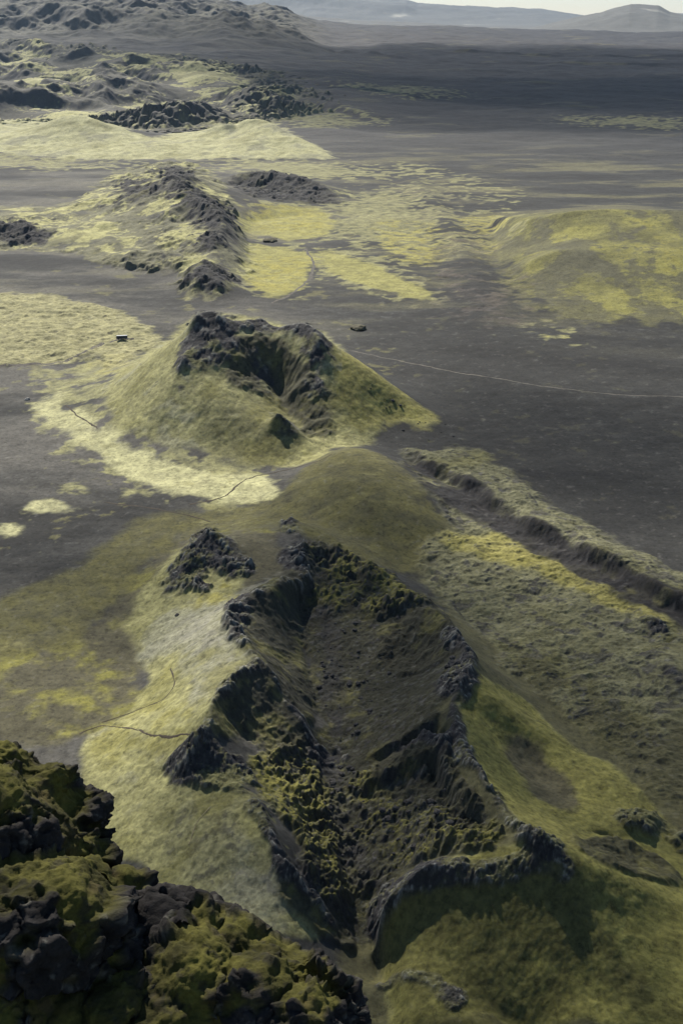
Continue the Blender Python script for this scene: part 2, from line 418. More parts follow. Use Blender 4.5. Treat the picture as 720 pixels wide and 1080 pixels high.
# ---- trench rubble (rough ground inside the crater row)
RUBBLE = area([[(322,560),(380,590),(470,645),(490,690),(470,720),(460,770),(480,830),(540,880),(500,900),(430,915),(395,950),(400,1000),(380,1000),(350,960),(320,920),(300,880),(280,845),(262,815),(300,790),(335,780),(325,720),(320,640)]], 4, 0.3)
# ---- rough lava with moss
LAVA = area([[(425,470),(455,478),(490,468),(560,518),(640,570),(720,606),(800,640),(800,860),(700,850),(640,790),(580,750),(540,710),(500,660),(455,620),(450,585),(485,560),(450,515)]], 5, 0.3)
LAVAL = area([[(-90,310),(40,308),(120,328),(172,348),(150,362),(105,372),(60,384),(-90,392)],[(105,372),(160,358),(180,350),(150,375),(120,395)]], 3, 0.4)
HIGH = area([[(-200,128),(-200,54),(30,48),(90,52),(150,56),(210,66),(270,80),(300,92),(308,108),(290,126),(250,130),(200,138),(150,142),(120,124),(80,118),(40,128)]], 14, 0.4)
FROUGH = area([[(-60,262),(-60,222),(80,215),(130,180),(182,168),(215,180),(240,215),(260,260),(258,300),(230,318),(195,312),(190,285),(130,282),(60,262)]], 4, 0.35)
CROWS = area([[(420,190),(445,182),(500,260),(545,335),(500,362),(470,310),(455,250)]], 12, 0.5, 0.3)
# ---- moss on the plain
MOSSP = [
 [(34,430),(58,406),(62,392),(105,372),(150,360),(180,360),(105,420),(110,445),(170,470),(245,480),(300,490),(215,504),(140,502),(80,472)],
 [(140,504),(200,498),(290,502),(292,532),(240,528),(185,522)],
 [(0,548),(25,556),(18,568),(-10,570)],[(18,528),(55,526),(92,538),(60,544),(28,538)],[(40,510),(70,506),(90,510),(60,516)],
 [(235,222),(290,212),(345,225),(355,240),(335,252),(300,256),(262,236),(240,236)],[(245,262),(262,258),(325,268),(328,290),(290,318),(270,305),(248,285)],
 [(330,262),(350,262),(400,285),(460,312),(450,322),(390,305),(345,285)],
 [(352,205),(400,200),(432,188),(455,220),(475,245),(470,270),(452,288),(420,270),(385,260),(360,240)],
 [(486,230),(500,222),(530,220),(530,245),(520,275),(500,262)],
 [(560,340),(580,342),(605,358),(580,362)],[(415,172),(420,170),(530,205),(525,216)],
 [(220,160),(300,170),(420,178),(400,186),(340,190),(240,180)],
 [(590,124),(720,124),(720,136),(640,134)],[(290,112),(330,118),(400,128),(345,135),(300,135)],[(360,86),(440,92),(490,100),(420,104)],
 [(40,158),(60,166),(150,172),(150,176),(-40,178),(-40,158)],
]
MOSS = area(MOSSP, 6, 1.25, 0.6, 0.24)
CONEG = area([[(0,162),(-100,158),(-100,140),(60,118),(100,118),(140,140),(170,145),(230,130),(268,120),(300,136),(354,168),(240,167),(150,168),(60,167)]], 2, 0.3)
PAL = area([[(0,548),(25,556),(18,568),(-10,570)],[(18,528),(55,526),(92,538),(60,544),(28,538)],[(140,504),(200,498),(290,502),(292,532),(240,528),(185,522)],[(30,432),(60,404),(64,430),(110,455),(150,475),(215,494),(215,504),(140,502),(80,470)]], 3, 0.3)
YEL = area([[(486,230),(530,220),(530,245),(520,280),(560,320),(545,325),(500,265)],[(395,230),(455,235),(470,262),(455,285),(410,272)],[(560,340),(605,358),(580,362)],[(190,640),(200,620),(240,610),(262,615),(250,635),(215,648)],[(235,222),(290,212),(345,225),(355,240),(335,252),(262,236)],[(245,262),(325,268),(328,290),(290,318),(248,285)],[(460,560),(540,560),(640,608),(720,640),(720,668),(640,640),(560,600),(490,590)],[(105,374),(150,366),(120,396),(100,398)]], 4, 0.3)
SPREADL = area([[(-20,700),(60,690),(120,640),(140,600),(200,560),(300,560),(310,610),(240,640),(150,680),(160,716),(138,752),(60,800),(-20,800)],[(300,560),(370,575),(460,590),(400,600),(330,560)]], 8, 0.35, 0.3)
OLIVE = area([[(286,540),(320,492),(368,466),(416,490),(475,560),(470,592),(400,600),(330,580)],[(530,786),(570,790),(610,830),(640,850),(600,856),(560,830)],[(160,540),(290,532),(300,560),(200,560),(120,640),(60,690),(-40,690),(-40,640),(60,610)]], 6, 0.2)
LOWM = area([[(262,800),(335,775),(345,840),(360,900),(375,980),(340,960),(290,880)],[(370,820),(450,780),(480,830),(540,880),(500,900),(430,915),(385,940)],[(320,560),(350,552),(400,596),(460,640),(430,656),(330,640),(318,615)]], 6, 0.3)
HILLS = area([[(84,790),(138,752),(160,716),(150,690),(134,662),(145,632),(178,590),(220,557),(262,606),(244,640),(240,660),(268,697),(215,770),(212,800),(262,846),(290,900),(345,1000),(250,1000),(100,900)],
  [(500,702),(552,740),(606,792),(640,800),(700,866),(726,930),(760,1100),(400,1100),(400,1010),(400,950),(466,907),(585,890),(508,828),(484,776),(480,738)],
  [(104,420),(172,362),(216,327),(345,352),(400,396),(462,440),(455,456),(408,442),(400,464),(340,482),(300,494),(245,484),(165,470),(108,442)]], 3, 0.2)

slope_r = None
GU = (TH / DT); GV = (LR / DT)
GR1 = fbm(GU, GV, 9, 3, 201, 0.7); GR2 = fbm(GU, GV, 26, 3, 203, 0.65); GR3 = fbm(GU, GV, 5, 2, 207, 0.8)
# ------------------------------------------------------------------ heights
Z = samp(Z0)
FARF = sstep(1500, 4000, R)
Z += (fbm(X, Y, 160, 4, 21, cell=CELL) * 1.6 * (1 + 3 * FARF)).astype(f32)
Z += fbm(X, Y, 1500, 4, 23, 0.55, CELL) * 22 * sstep(2600, 6000, R)
hillm = np.clip(HILLS + CONEG, 0, 1)
Z += hillm * (fbm(X, Y, 36, 5, 31, 0.5, CELL) * 0.8 + fbm(X, Y, 5, 3, 33, 0.6, CELL) * 0.22 + 0.0003 * R * GR1)
def rocky(x, y, cell, s):
    """broken lava: a few big blocks, ledges and fractal roughness, uneven from place to place"""
    q = sstep(-0.5, 0.6, fbm(x, y, 34, 2, s + 9))
    wx = x + fbm(x, y, 12, 4, s + 1, 0.6) * 5; wy = y + fbm(x, y, 12, 4, s + 2, 0.6) * 5
    a = fbm(wx, wy, 24, 7, s, 0.66, cell, True)
    f1, f2, idv = worley(wx, wy, 8.0, s)
    e = np.clip((idv - 0.45) * 2.0, -0.6, 1) * sstep(0, 0.16, f2 - f1) * np.clip(8.0 / (3 * cell), 0, 1)
    b = np.maximum(fbm(x, y, 11, 4, s + 6, 0.6, cell), 0)
    return (0.35 + 0.9 * q) * (a * 1.15 + e * 1.1 + b * 1.6)
SCARP = SCARP * sstep(-0.75, -0.25, fbm(X, Y, 42, 4, 241, 0.6, CELL))
WALL = np.maximum(WALL, SCARP)
m = WALL > 0.01
Z[m] += WALL[m] * (1 - 0.35 * SCARP[m]) * (fbm(X[m], Y[m], 22, 6, 55, 0.62, CELL[m], True) * 1.1)
m = ROCK > 0.01
Z[m] += (ROCK[m] * (1 - 0.62 * sstep(560, 620, R[m]) * sstep(1000, 900, R[m])) * (rocky(X[m], Y[m], CELL[m], 41) * (1 + 1.2 * FARF[m]) + 0.0012 * R[m] * GR1[m])).astype(f32)
def rub(x, y):
    f1, f2, idv = worley(x, y, 3.4, 7); g1, g2, gi = worley(x, y, 1.7, 9)
    return np.clip(0.55 - f1, 0, 1) * (idv > 0.55) * idv * 3.2 + np.clip(0.5 - g1, 0, 1) * (gi > 0.5) * 1.2
m = RUBBLE > 0.01
Z[m] += RUBBLE[m] * (0.0007 * R[m] * GR1[m] + (0.35 + 1.25 * LOWM[m]) * ((fbm(X[m], Y[m], 14, 5, 51, 0.65, CELL[m], True) * 0.7 + fbm(X[m], Y[m], 34, 6, 57, 0.6, CELL[m], True) * 0.9) * (0.5 + sstep(-0.4, 0.5, fbm(X[m], Y[m], 30, 2, 59))) + 0.6 * rub(X[m], Y[m])) + fbm(X[m], Y[m], 45, 3, 53, 0.5) * 1.2)
LAV = np.clip(LAVA + LAVAL, 0, 1) * (1 - SCARP)
m = LAV > 0.01
Z[m] += LAV[m] * ((fbm(X[m], Y[m] * 1.3, 18, 6, 61, 0.6, CELL[m], True) * 0.75 + 0.0004 * R[m] * GR1[m]) + fbm(X[m], Y[m], 60, 3, 63, 0.5) * 1.6)
m = FROUGH > 0.01
gate = sstep(-0.3, 0.6, fbm(X[m], Y[m], 120, 3, 73))
Z[m] += FROUGH[m] * (fbm(X[m], Y[m], 90, 3, 75, 0.5) * 4 + (0.25 + gate) * fbm(X[m], Y[m], 60, 6, 71, 0.6, CELL[m], True) * 3.0)
m = HIGH > 0.01
gate = sstep(-0.25, 0.5, fbm(X[m], Y[m], 420, 3, 83))
Z[m] += HIGH[m] * (fbm(X[m], Y[m], 560, 3, 85, 0.5) * 40 + (0.15 + gate) * fbm(X[m], Y[m], 420, 6, 81, 0.52, CELL[m], True) * 26 - 5)
m = CROWS > 0.01
Z[m] += CROWS[m] * (fbm(X[m], Y[m], 70, 6, 91, 0.6, CELL[m]) * 1.3)
FARH = sstep(5400, 6800, R) * sstep(0.0, -0.06, TH) * sstep(10400, 9500, R)
m = FARH > 0.01
Z[m] += FARH[m] * (fbm(X[m], Y[m], 900, 6, 95, 0.55, CELL[m], True) * 60)
Z += (1 - hillm) * fbm(X, Y, 12, 4, 97, 0.55, CELL) * 0.18
# the hill the camera stands on
near = 240 - 1.25 * R + fbm(X, Y, 14, 4, 99, 0.5) * 1.0
Z = np.maximum(Z * sstep(120, 190, R), near)
# the ranges beyond the plateau
def crest(pts, r):
    q = [ray(px, py) for px, py in pts]
    return np.interp(TH[0], [a for a, _ in q], [CAMZ - r * t for _, t in q])[None, :]
far = R > 10200
Zf = np.full(Z.shape, 105.0)
RN = fbm(TH * 60, LR * 60, 6, 6, 301, 0.55, None, True)
def rangeat(pts, r, w0, w1, rug):
    global Zf
    c = crest(pts, r) - 105
    f = np.where(R < r, sstep(r - w0, r, R) ** 0.8, 1 - sstep(r, r + w1, R))
    Zf = np.maximum(Zf, 105 + c * f * (1 + rug * RN * (1 - f * 0.75)) + rug * 60 * RN * f)
rangeat([(-900,20),(440,42),(520,38),(560,31),(590,24),(612,19),(632,16),(650,10),(664,7),(680,8),(694,9),(706,15),(730,20),(780,24),(900,30),(1500,30)], 13200, 2300, 2500, 0.15)
rangeat([(-900,-20),(-100,-12),(120,-6),(200,4),(260,12),(330,20),(430,26),(520,30),(600,34),(760,36),(1500,20)], 14500, 2200, 2500, 0.25)
rangeat([(-900,-30),(150,-18),(260,-8),(340,-4),(400,0),(428,2),(440,6),(480,8),(540,10),(570,12),(620,18),(720,16),(900,4),(1500,-10)], 24000, 5000, 4000, 0.25)
Z = np.where(far, Zf * sstep(10200, 10600, R) + Z * (1 - sstep(10200, 10600, R)), Z)
# away to the sides and at the far edge the land calms down
Z = Z.astype(f32)

# slope of the finished ground, for the colouring of moss, bare rock, lit humps and shaded hollows
dzl = np.gradient(Z, axis=0) / np.maximum(np.gradient(R, axis=0), 1e-6)
dzt = np.gradient(Z, axis=1) / np.maximum(R * np.gradient(TH, axis=1), 1e-6)
SL = np.hypot(dzl, dzt).astype(f32); SLb = blur(SL, 2)
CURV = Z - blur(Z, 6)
print('heights', time.time() - T0)

# ------------------------------------------------------------------ ground colour (linear reflectance)
def c3(*c): return np.array(c, f32)
N1 = fbm(X, Y, 70, 6, 101, 0.6, CELL); N2 = fbm(X, Y, 14, 5, 103, 0.6, CELL); N3 = fbm(X, Y, 400, 5, 105, 0.55, CELL); N4 = fbm(X, Y * 2.5, 260, 6, 107, 0.6, CELL)
RGB = np.zeros(Z.shape + (3,), f32)
def mix(col, w):
    global RGB
    w = np.clip(w, 0, 1)[..., None]; RGB = RGB * (1 - w) + col * w
ash = c3(0.0235, 0.0236, 0.0218)
RGB[:] = ash
N5 = fbm(X * 0.35, Y, 60, 6, 109, 0.62, CELL)
WASH = sstep(0.90, 1.0, 1 - np.abs(fbm(X * 0.5 + 40 * N1, Y + 25 * N1, 170, 3, 111, 0.5))) * sstep(-0.2, 0.5, N3)
RGB *= np.clip(1 + 0.34 * N4 + 0.24 * N5 + 0.10 * N2 + 0.5 * WASH, 0.45, 2.2)[..., None]
mix(c3(0.027, 0.026, 0.029), sstep(1600, 4200, R) * 0.95)
mix(c3(0.085, 0.078, 0.045), sstep(0.45, 1.1, N4 + 0.4 * N3) * sstep(1500, 2600, R) * 0.7)
RGB *= (1 - 0.22 * sstep(0.0, 0.14, TH + 0.03 * N3) * sstep(1500, 900, R))[..., None]
mix(c3(0.095, 0.086, 0.045), sstep(850, 1200, R) * sstep(2700, 2000, R) * sstep(-0.1, 0.7, N4 + 0.5 * N5 + 0.2 * N1) * 0.7)
mix(c3(0.078, 0.074, 0.064), sstep(0.06, -0.12, TH + 0.05 * N3) * sstep(-0.6, 0.6, N4 + 0.4 * N3) * 0.8)
pale = c3(0.29, 0.275, 0.148); olive = c3(0.10, 0.092, 0.028); yell = c3(0.21, 0.185, 0.042); dkmoss = c3(0.062, 0.058, 0.02); grey = c3(0.17, 0.165, 0.13); rock = c3(0.028, 0.027, 0.028)
MR = area([[(488,228),(510,222),(560,230),(640,220),(740,230),(800,226),(800,335),(740,334),(660,332),(612,338),(575,322),(540,298),(506,266)]], 9, 0.6, 0.5, 0.4)
mix(c3(0.16, 0.148, 0.042), MR * (0.5 + 0.45 * sstep(-0.5, 0.6, N1 + 0.5 * N4)))
mix(c3(0.18, 0.17, 0.08), MOSS * (0.75 + 0.4 * N2))
NEARR = area([[(420,560),(470,540),(560,560),(660,620),(800,690),(900,760),(900,1300),(300,1300),(360,1000),(392,900),(470,640)]], 8, 0.4)
mix(c3(0.068, 0.063, 0.030), NEARR * (0.9 + 0.2 * N2))
mix(c3(0.058, 0.052, 0.030), SPREADL * 0.9)
BR = area([[(-20,700),(40,690),(110,680),(150,700),(156,718),(136,754),(84,792),(-20,800)],[(186,592),(140,634),(132,664),(110,640),(140,590),(190,560)],[(236,548),(300,560),(312,606),(268,604)],[(60,590),(130,600),(120,650),(70,640)]], 8, 0.4, 0.3)
mix(c3(0.135, 0.125, 0.030), BR * sstep(-0.35, 0.6, N1 + 0.6 * N2) * 0.95)
mix(c3(0.11, 0.102, 0.03), SPREADL * sstep(0.3, 0.9, N1 + 0.5 * N2) * 0.8)
mix(c3(0.080, 0.073, 0.026), OLIVE * (0.8 + 0.3 * N2))
hl = c3(0.19, 0.178, 0.078)
mix(hl, HILLS * (0.92 + 0.1 * N2))
CRK = area([[(176,648),(215,640),(245,628),(252,660),(268,694),(244,716),(222,735),(196,705),(184,680)],[(170,850),(230,838),(262,860),(284,905),(300,950),(240,960),(190,930),(160,890)]], 4, 0.5, 0.3)
mix(c3(0.12, 0.115, 0.068), CRK * 0.5); mix(c3(0.045, 0.042, 0.03), CRK * sstep(0.15, 0.6, GR2 + 0.6 * GR1) * 0.8)
mix(c3(0.15, 0.135, 0.04), area([[(100,775),(140,752),(170,735),(205,760),(208,790),(180,798),(120,820),(90,800)],[(200,640),(215,615),(262,612),(268,622),(240,640),(205,652)],[(160,672),(190,660),(196,690),(180,720),(164,715)]], 5, 0.4, 0.2) * sstep(-0.5, 0.5, N2 + 0.5 * N1) * 0.7)
RIGHTS = area([[(500,640),(560,720),(620,780),(720,870),(800,960),(760,1200),(400,1200),(396,985),(430,920),(480,905),(570,885),(500,820),(480,740)]], 5, 0.3)
mix(c3(0.135, 0.124, 0.034), RIGHTS * HILLS * 0.95)
mix(c3(0.052, 0.046, 0.030), area([[(528,784),(560,780),(592,808),(608,838),(602,858),(575,848),(546,820)]], 5, 0.3) * 0.9)
FRONT = area([[(400,965),(430,930),(466,912),(560,898),(592,895),(610,930),(660,1000),(720,1060),(720,1200),(400,1200)]], 10, 0.4)
mix(c3(0.060, 0.056, 0.018), FRONT * sstep(-0.7, 0.5, N1 + 0.6 * N2) * 0.85)
mix(grey, area([[(140,660),(190,640),(262,616),(300,606),(310,614),(262,634),(244,650),(250,672),(270,696),(240,722),(216,745),(190,760),(215,720),(190,690),(150,690)]], 4, 0.5) * 0.55)
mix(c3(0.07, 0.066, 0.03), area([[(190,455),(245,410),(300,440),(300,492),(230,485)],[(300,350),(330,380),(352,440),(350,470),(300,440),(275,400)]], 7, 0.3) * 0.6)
mix(yell * 0.8, area([[(345,352),(400,396),(462,440),(455,456),(408,442),(400,464),(372,462),(350,400)]], 4, 0.3) * 0.65)
mix(olive, HILLS * sstep(0.0, 0.9, N1 + 0.5 * N2) * 0.7)
mix(grey, HILLS * (X < 0) * sstep(0.25, 0.9, -N1 + 0.6 * N2) * 0.45)
mix(pale, CONEG * (0.9 + 0.15 * N2)); mix(olive, CONEG * sstep(0.0, 0.8, N1 + 0.3 * N2) * 0.45); mix(grey * 0.6, CONEG * sstep(0.1, 0.7, -N1 + 0.3 * N3) * 0.5)
CRISP = area([[(245,262),(262,256),(300,262),(325,268),(328,290),(310,308),(290,318),(270,305),(248,285)],[(235,222),(262,232),(290,218),(330,216),(352,230),(350,246),(325,252),(300,256),(262,240),(240,242)],[(332,262),(350,264),(400,284),(455,308),(450,320),(395,304),(350,290)]], 2, 0.3)
mix(c3(0.20, 0.185, 0.06), CRISP * (0.85 + 0.15 * N2))
mix(yell, YEL * sstep(-0.5, 0.5, N2 + 0.6 * N1) * 0.75)
mix(pale, PAL * (0.85 + 0.2 * N2))
LFLAT = area([[(500,660),(560,700),(640,740),(720,780),(800,800),(800,900),(700,860),(620,780),(550,720)]], 10, 0.4)
mix(c3(0.135, 0.128, 0.070), LAV * (0.8 + 0.25 * N2) * (1 - 0.8 * LFLAT)); mix(olive * 0.8, LAV * sstep(0.0, 0.8, N1) * 0.6); mix(rock, LAV * (1 - 0.6 * LFLAT) * sstep(0.25, 0.7, GR2 + 0.5 * GR1) * 0.75); mix(c3(0.058, 0.054, 0.027), LAV * LFLAT * 0.8); mix(yell, YEL * LAV * 0.6)
mix(c3(0.24, 0.22, 0.11), LAVAL * (0.75 + 0.3 * N2))
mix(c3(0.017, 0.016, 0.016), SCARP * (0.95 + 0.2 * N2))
lsn = sstep(0.1, 0.9, -CURV * 1.6 + 0.6 * N2)
mix(rock, LAV * sstep(0.35, 0.8, SL + 0.3 * N2) * 0.85)
mix(c3(0.27, 0.252, 0.11), FROUGH * (0.9 + 0.15 * N2)); mix(rock, FROUGH * sstep(0.45, 0.8, SL + 0.3 * N1 + 0.2 * GR1) * 0.8); mix(ash * 1.3, FROUGH * sstep(0.4, 0.8, N5 + 0.5 * N1) * 0.6)
mix(c3(0.29, 0.272, 0.13), HIGH * (0.9 + 0.15 * N2)); mix(rock, HIGH * sstep(0.5, 0.8, SL + 0.2 * N1 + 0.12 * GR1) * 0.92); mix(olive, HIGH * sstep(0.2, 0.8, N3) * 0.4)
N6 = fbm(X + 60 * N1, Y * 0.8 + 40 * N2, 260, 6, 231, 0.62, CELL, True) - 0.35
mix(rock * 1.3, HIGH * sstep(0.42, 0.65, N6) * 0.9); mix(c3(0.07, 0.065, 0.03), HIGH * sstep(0.2, 0.6, -N6 - 0.25 * N3) * 0.5)
N7 = fbm(X + 20 * N1, Y * 0.7 + 20 * N2, 90, 6, 233, 0.62, CELL, True) - 0.35
mix(rock * 1.4, FROUGH * sstep(0.4, 0.7, N7) * 0.7)
mix(c3(0.05, 0.047, 0.034), MR * sstep(0.2, 0.7, 0.6 * N7 + 0.8 * fbm(X * 1.6, Y * 0.6, 90, 5, 235, 0.6, CELL)) * 0.75); mix(yell * 0.8, MR * sstep(0.2, 0.7, -0.6 * N7 + 0.5 * N1) * 0.6)
mix(c3(0.075, 0.072, 0.05), FARH * 0.8); mix(rock, FARH * sstep(0.3, 0.6, SLb + 0.2 * N1) * 0.8)
mix(c3(0.06, 0.05, 0.042), CROWS * (0.7 + 0.3 * N1)); 
mix(c3(0.031, 0.030, 0.018), RUBBLE * 0.95); mix(c3(0.13, 0.119, 0.030), RUBBLE * sstep(0.0, 0.7, N1 * 0.6 + 0.5 * N2 + 0.5 * LOWM + np.clip(CURV, -0.6, 0.6) * 0.8 * LOWM - 0.15) * (0.45 + 0.5 * LOWM)); mix(rock, RUBBLE * sstep(0.9, 1.5, SL + 0.3 * N2) * 0.7); mix(rock, RUBBLE * sstep(0.35, 0.8, GR1) * 0.8); mix(c3(0.10, 0.10, 0.085), RUBBLE * sstep(0.4, 0.9, -GR1 + 0.3 * GR2) * 0.6)  # moss thins into dark hollows: lit tops and shaded gaps put in the colour
mix(c3(0.085, 0.078, 0.03), RUBBLE * (1 - LOWM) * sstep(0.1, 0.7, 0.7 * N1 + 0.7 * N2) * 0.7); mix(rock, near_lines([[(345,650,2),(352,690,1),(358,730,0),(356,775,-2)],[(352,822,-6),(354,870,-3),(362,905,-3),(380,940,-5)]], 5) * (0.6 + 0.4 * GR2) * 0.85)
mix(c3(0.034, 0.032, 0.020), WALL * (1 - SCARP) * 0.9); mix(c3(0.10, 0.092, 0.03), WALL * (1 - SCARP) * sstep(0.1, 0.8, N2 + 0.4 * N1) * 0.7)
lich_lit = c3(0.13, 0.13, 0.115)  # lichen grey, doubling as the sunlit tone of crests
rk = np.clip(ROCK * 1.1, 0, 1)
mix(rock * 1.15, rk)
mix(lich_lit, rk * (1 - 0.7 * sstep(950, 1150, R)) * sstep(0.2, 0.8, 0.8 * GR1 + 0.5 * N2 + CURV * 0.6) * 0.75)  # lichen specks, biased to humps as painted lit rock tops
mix(c3(0.12, 0.114, 0.045), rk * sstep(-0.05, 0.5, N1 * 0.5 + N2 * 0.6 - 0.5 * SL + 0.35) * (0.8 - 0.65 * sstep(900, 1050, R))); mix(rock * 0.8, rk * sstep(950, 1150, R) * 0.5); mix(lich_lit * 1.4, RIML * sstep(0.2, 0.8, CURV * 1.2 + 0.4 * GR1) * 0.6)  # last mix pales the rim crests: their sunlit edge is painted in
mix(c3(0.10, 0.10, 0.09), far * 0.8); mix(c3(0.26, 0.25, 0.21), far * sstep(0.1, 0.8, -RN + 0.6 * N3)); mix(c3(0.05, 0.05, 0.05), far * sstep(0.5, 1.0, SLb) * 0.6)
mix(c3(0.085, 0.082, 0.076), (1 - hillm) * (1 - MOSS) * sstep(0.75, 1.15, GR1 + 0.5 * GR3 + 0.3 * N2) * 0.3 * sstep(1500, 900, R)); mix(c3(0.11, 0.10, 0.04), (1 - hillm) * sstep(0.8, 1.2, GR2 + 0.7 * N1 + 0.3 * GR1) * 0.5 * sstep(2200, 1500, R) * (1 - 0.75 * sstep(0.02, 0.1, TH)))
SPK = np.clip(HILLS + MOSS + MR, 0, 1) * (1 - rk)
mix(c3(0.05, 0.048, 0.025), SPK * sstep(0.6, 1.1, GR1 + 0.4 * GR3 + 0.3 * N2) * 0.35)
grain = 1 + (0.14 + 0.18 * np.clip(HILLS + MOSS + LAV + RUBBLE + rk + FROUGH, 0, 1)) * (0.75 * GR1 + 0.45 * GR3) + 0.12 * GR2
_mossy = np.clip((RGB[..., 1] / np.maximum(RGB[..., 2], 1e-4) - 1.15) * 2.5, 0, 1)
RGB[..., 0] *= 1 - 0.015 * _mossy; RGB[..., 1] *= 1 + 0.01 * _mossy
RGB = np.clip(RGB * np.clip(grain, 0.3, 1.9)[..., None], 0.012, 0.6)
print('colour', time.time() - T0)

# ------------------------------------------------------------------ meshes cut from the grid
def grid_normals():
    P = np.stack([X, Y, Z], -1)
    du = np.gradient(P, axis=1); dv = np.gradient(P, axis=0)
    n = np.cross(du, dv); n /= np.linalg.norm(n, axis=-1, keepdims=True) + 1e-12
    return n
NRM = grid_normals()
VIDX = np.arange(NLf * NTf).reshape(NLf, NTf)
QUADS = np.stack([VIDX[:-1, :-1], VIDX[:-1, 1:], VIDX[1:, 1:], VIDX[1:, :-1]], -1)
VXYZ = np.stack([X, Y, Z], -1).reshape(-1, 3).astype(f32); VRGB = RGB.reshape(-1, 3); VN = NRM.reshape(-1, 3).astype(f32)
VRK = np.clip(np.maximum(rk, np.maximum(RUBBLE * 0.7, LAV * 0.5)), 0, 1).reshape(-1).astype(f32)

def raw_mesh(name, co_, quads, rgb=None, rough=None, nrm=None):
    me = bpy.data.meshes.new(name)
    k = quads.shape[1]
    me.vertices.add(len(co_)); me.vertices.foreach_set('co', np.ascontiguousarray(co_, f32).ravel())
    me.loops.add(quads.size); me.loops.foreach_set('vertex_index', np.ascontiguousarray(quads, np.int32).ravel())
    me.polygons.add(len(quads)); me.polygons.foreach_set('loop_start', np.arange(0, quads.size, k, dtype=np.int32))
    me.update(calc_edges=True)
    if rgb is not None:
        a = me.attributes.new('tint', 'FLOAT_COLOR', 'POINT')
        a.data.foreach_set('color', np.concatenate([rgb, np.ones((len(rgb), 1), f32)], 1).astype(f32).ravel())
    if rough is not None:
        a = me.attributes.new('stone', 'FLOAT', 'POINT'); a.data.foreach_set('value', rough.astype(f32))
    if nrm is not None: me.normals_split_custom_set_from_vertices(nrm)
    return me

def cut(name, facemask, mat, parent=None, origin=None):
    q = QUADS[facemask]
    u, inv = np.unique(q.ravel(), return_inverse=True)
    xyz = VXYZ[u]
    o0 = np.zeros(3, f32) if origin is None else np.array(origin, f32)
    me = raw_mesh(name, xyz - o0, inv.reshape(-1, 4), VRGB[u], VRK[u], VN[u])
    o = bpy.data.objects.new(name, me); COL.objects.link(o); me.materials.append(mat)
    if parent is not None: o.parent = parent
    elif origin is not None: o.location = origin
    return o

# ------------------------------------------------------------------ materials
def mat_new(name):
    m = bpy.data.materials.new(name); m.use_nodes = True
    nt = m.node_tree; nt.nodes.clear()
    out = nt.nodes.new('ShaderNodeOutputMaterial'); b = nt.nodes.new('ShaderNodeBsdfPrincipled'); nt.links.new(b.outputs[0], out.inputs[0])
    b.inputs['Roughness'].default_value = 0.95; b.inputs['Specular IOR Level'].default_value = 0.15
    return m, nt, b
def nd(nt, t, **kw):
    n = nt.nodes.new(t)
    for k, v in kw.items(): setattr(n, k, v)
    return n
def noise(nt, vec, scale, detail=6, rough=0.6):
    n = nd(nt, 'ShaderNodeTexNoise'); n.inputs['Scale'].default_value = scale; n.inputs['Detail'].default_value = detail; n.inputs['Roughness'].default_value = rough
    nt.links.new(vec, n.inputs['Vector']); return n.outputs['Fac']
def mathn(nt, op, a, b=None):
    n = nd(nt, 'ShaderNodeMath', operation=op)
    for i, v in enumerate((a, b)):
        if v is None: continue
        if hasattr(v, 'links'): nt.links.new(v, n.inputs[i])
        else: n.inputs[i].default_value = v
    return n.outputs[0]

def ground_material():
    m, nt, b = mat_new('ground_cover')
    at_ = nd(nt, 'ShaderNodeAttribute', attribute_name='tint'); st = nd(nt, 'ShaderNodeAttribute', attribute_name='stone')
    pos = nd(nt, 'ShaderNodeNewGeometry').outputs['Position']
    n1 = noise(nt, pos, 0.55, 8, 0.7); n2 = noise(nt, pos, 0.12, 8, 0.65)
    f = mathn(nt, 'ADD', mathn(nt, 'MULTIPLY', n1, 1.6), mathn(nt, 'MULTIPLY', n2, 1.1))
    f = mathn(nt, 'MAXIMUM', mathn(nt, 'SUBTRACT', f, 0.33), 0.25)
    n3 = noise(nt, pos, 0.34, 5, 0.75)
    pit = nd(nt, 'ShaderNodeMapRange', interpolation_type='SMOOTHSTEP'); nt.links.new(n3, pit.inputs['Value'])
    pit.inputs['From Min'].default_value = 0.50; pit.inputs['From Max'].default_value = 0.68; pit.inputs['To Min'].default_value = 1.12; pit.inputs['To Max'].default_value = 0.58
    f = mathn(nt, 'MULTIPLY', f, pit.outputs[0])
    mx = nd(nt, 'ShaderNodeMix', data_type='RGBA', blend_type='MULTIPLY'); mx.inputs['Factor'].default_value = 1
    nt.links.new(at_.outputs['Color'], mx.inputs['A']); 
    cb = nd(nt, 'ShaderNodeCombineColor'); [nt.links.new(f, cb.inputs[i]) for i in range(3)]
    nt.links.new(cb.outputs[0], mx.inputs['B']); nt.links.new(mx.outputs['Result'], b.inputs['Base Color'])
    h = mathn(nt, 'ADD', mathn(nt, 'MULTIPLY', n1, 0.8), mathn(nt, 'ADD', mathn(nt, 'MULTIPLY', n2, 1.6), mathn(nt, 'MULTIPLY', n3, -0.8)))
    bp = nd(nt, 'ShaderNodeBump'); bp.inputs['Strength'].default_value = 0.6
    nt.links.new(mathn(nt, 'ADD', mathn(nt, 'MULTIPLY', st.outputs['Fac'], 1.5), 0.35), bp.inputs['Distance'])
    nt.links.new(h, bp.inputs['Height']); nt.links.new(bp.outputs[0], b.inputs['Normal'])
    return m
GROUND = ground_material()

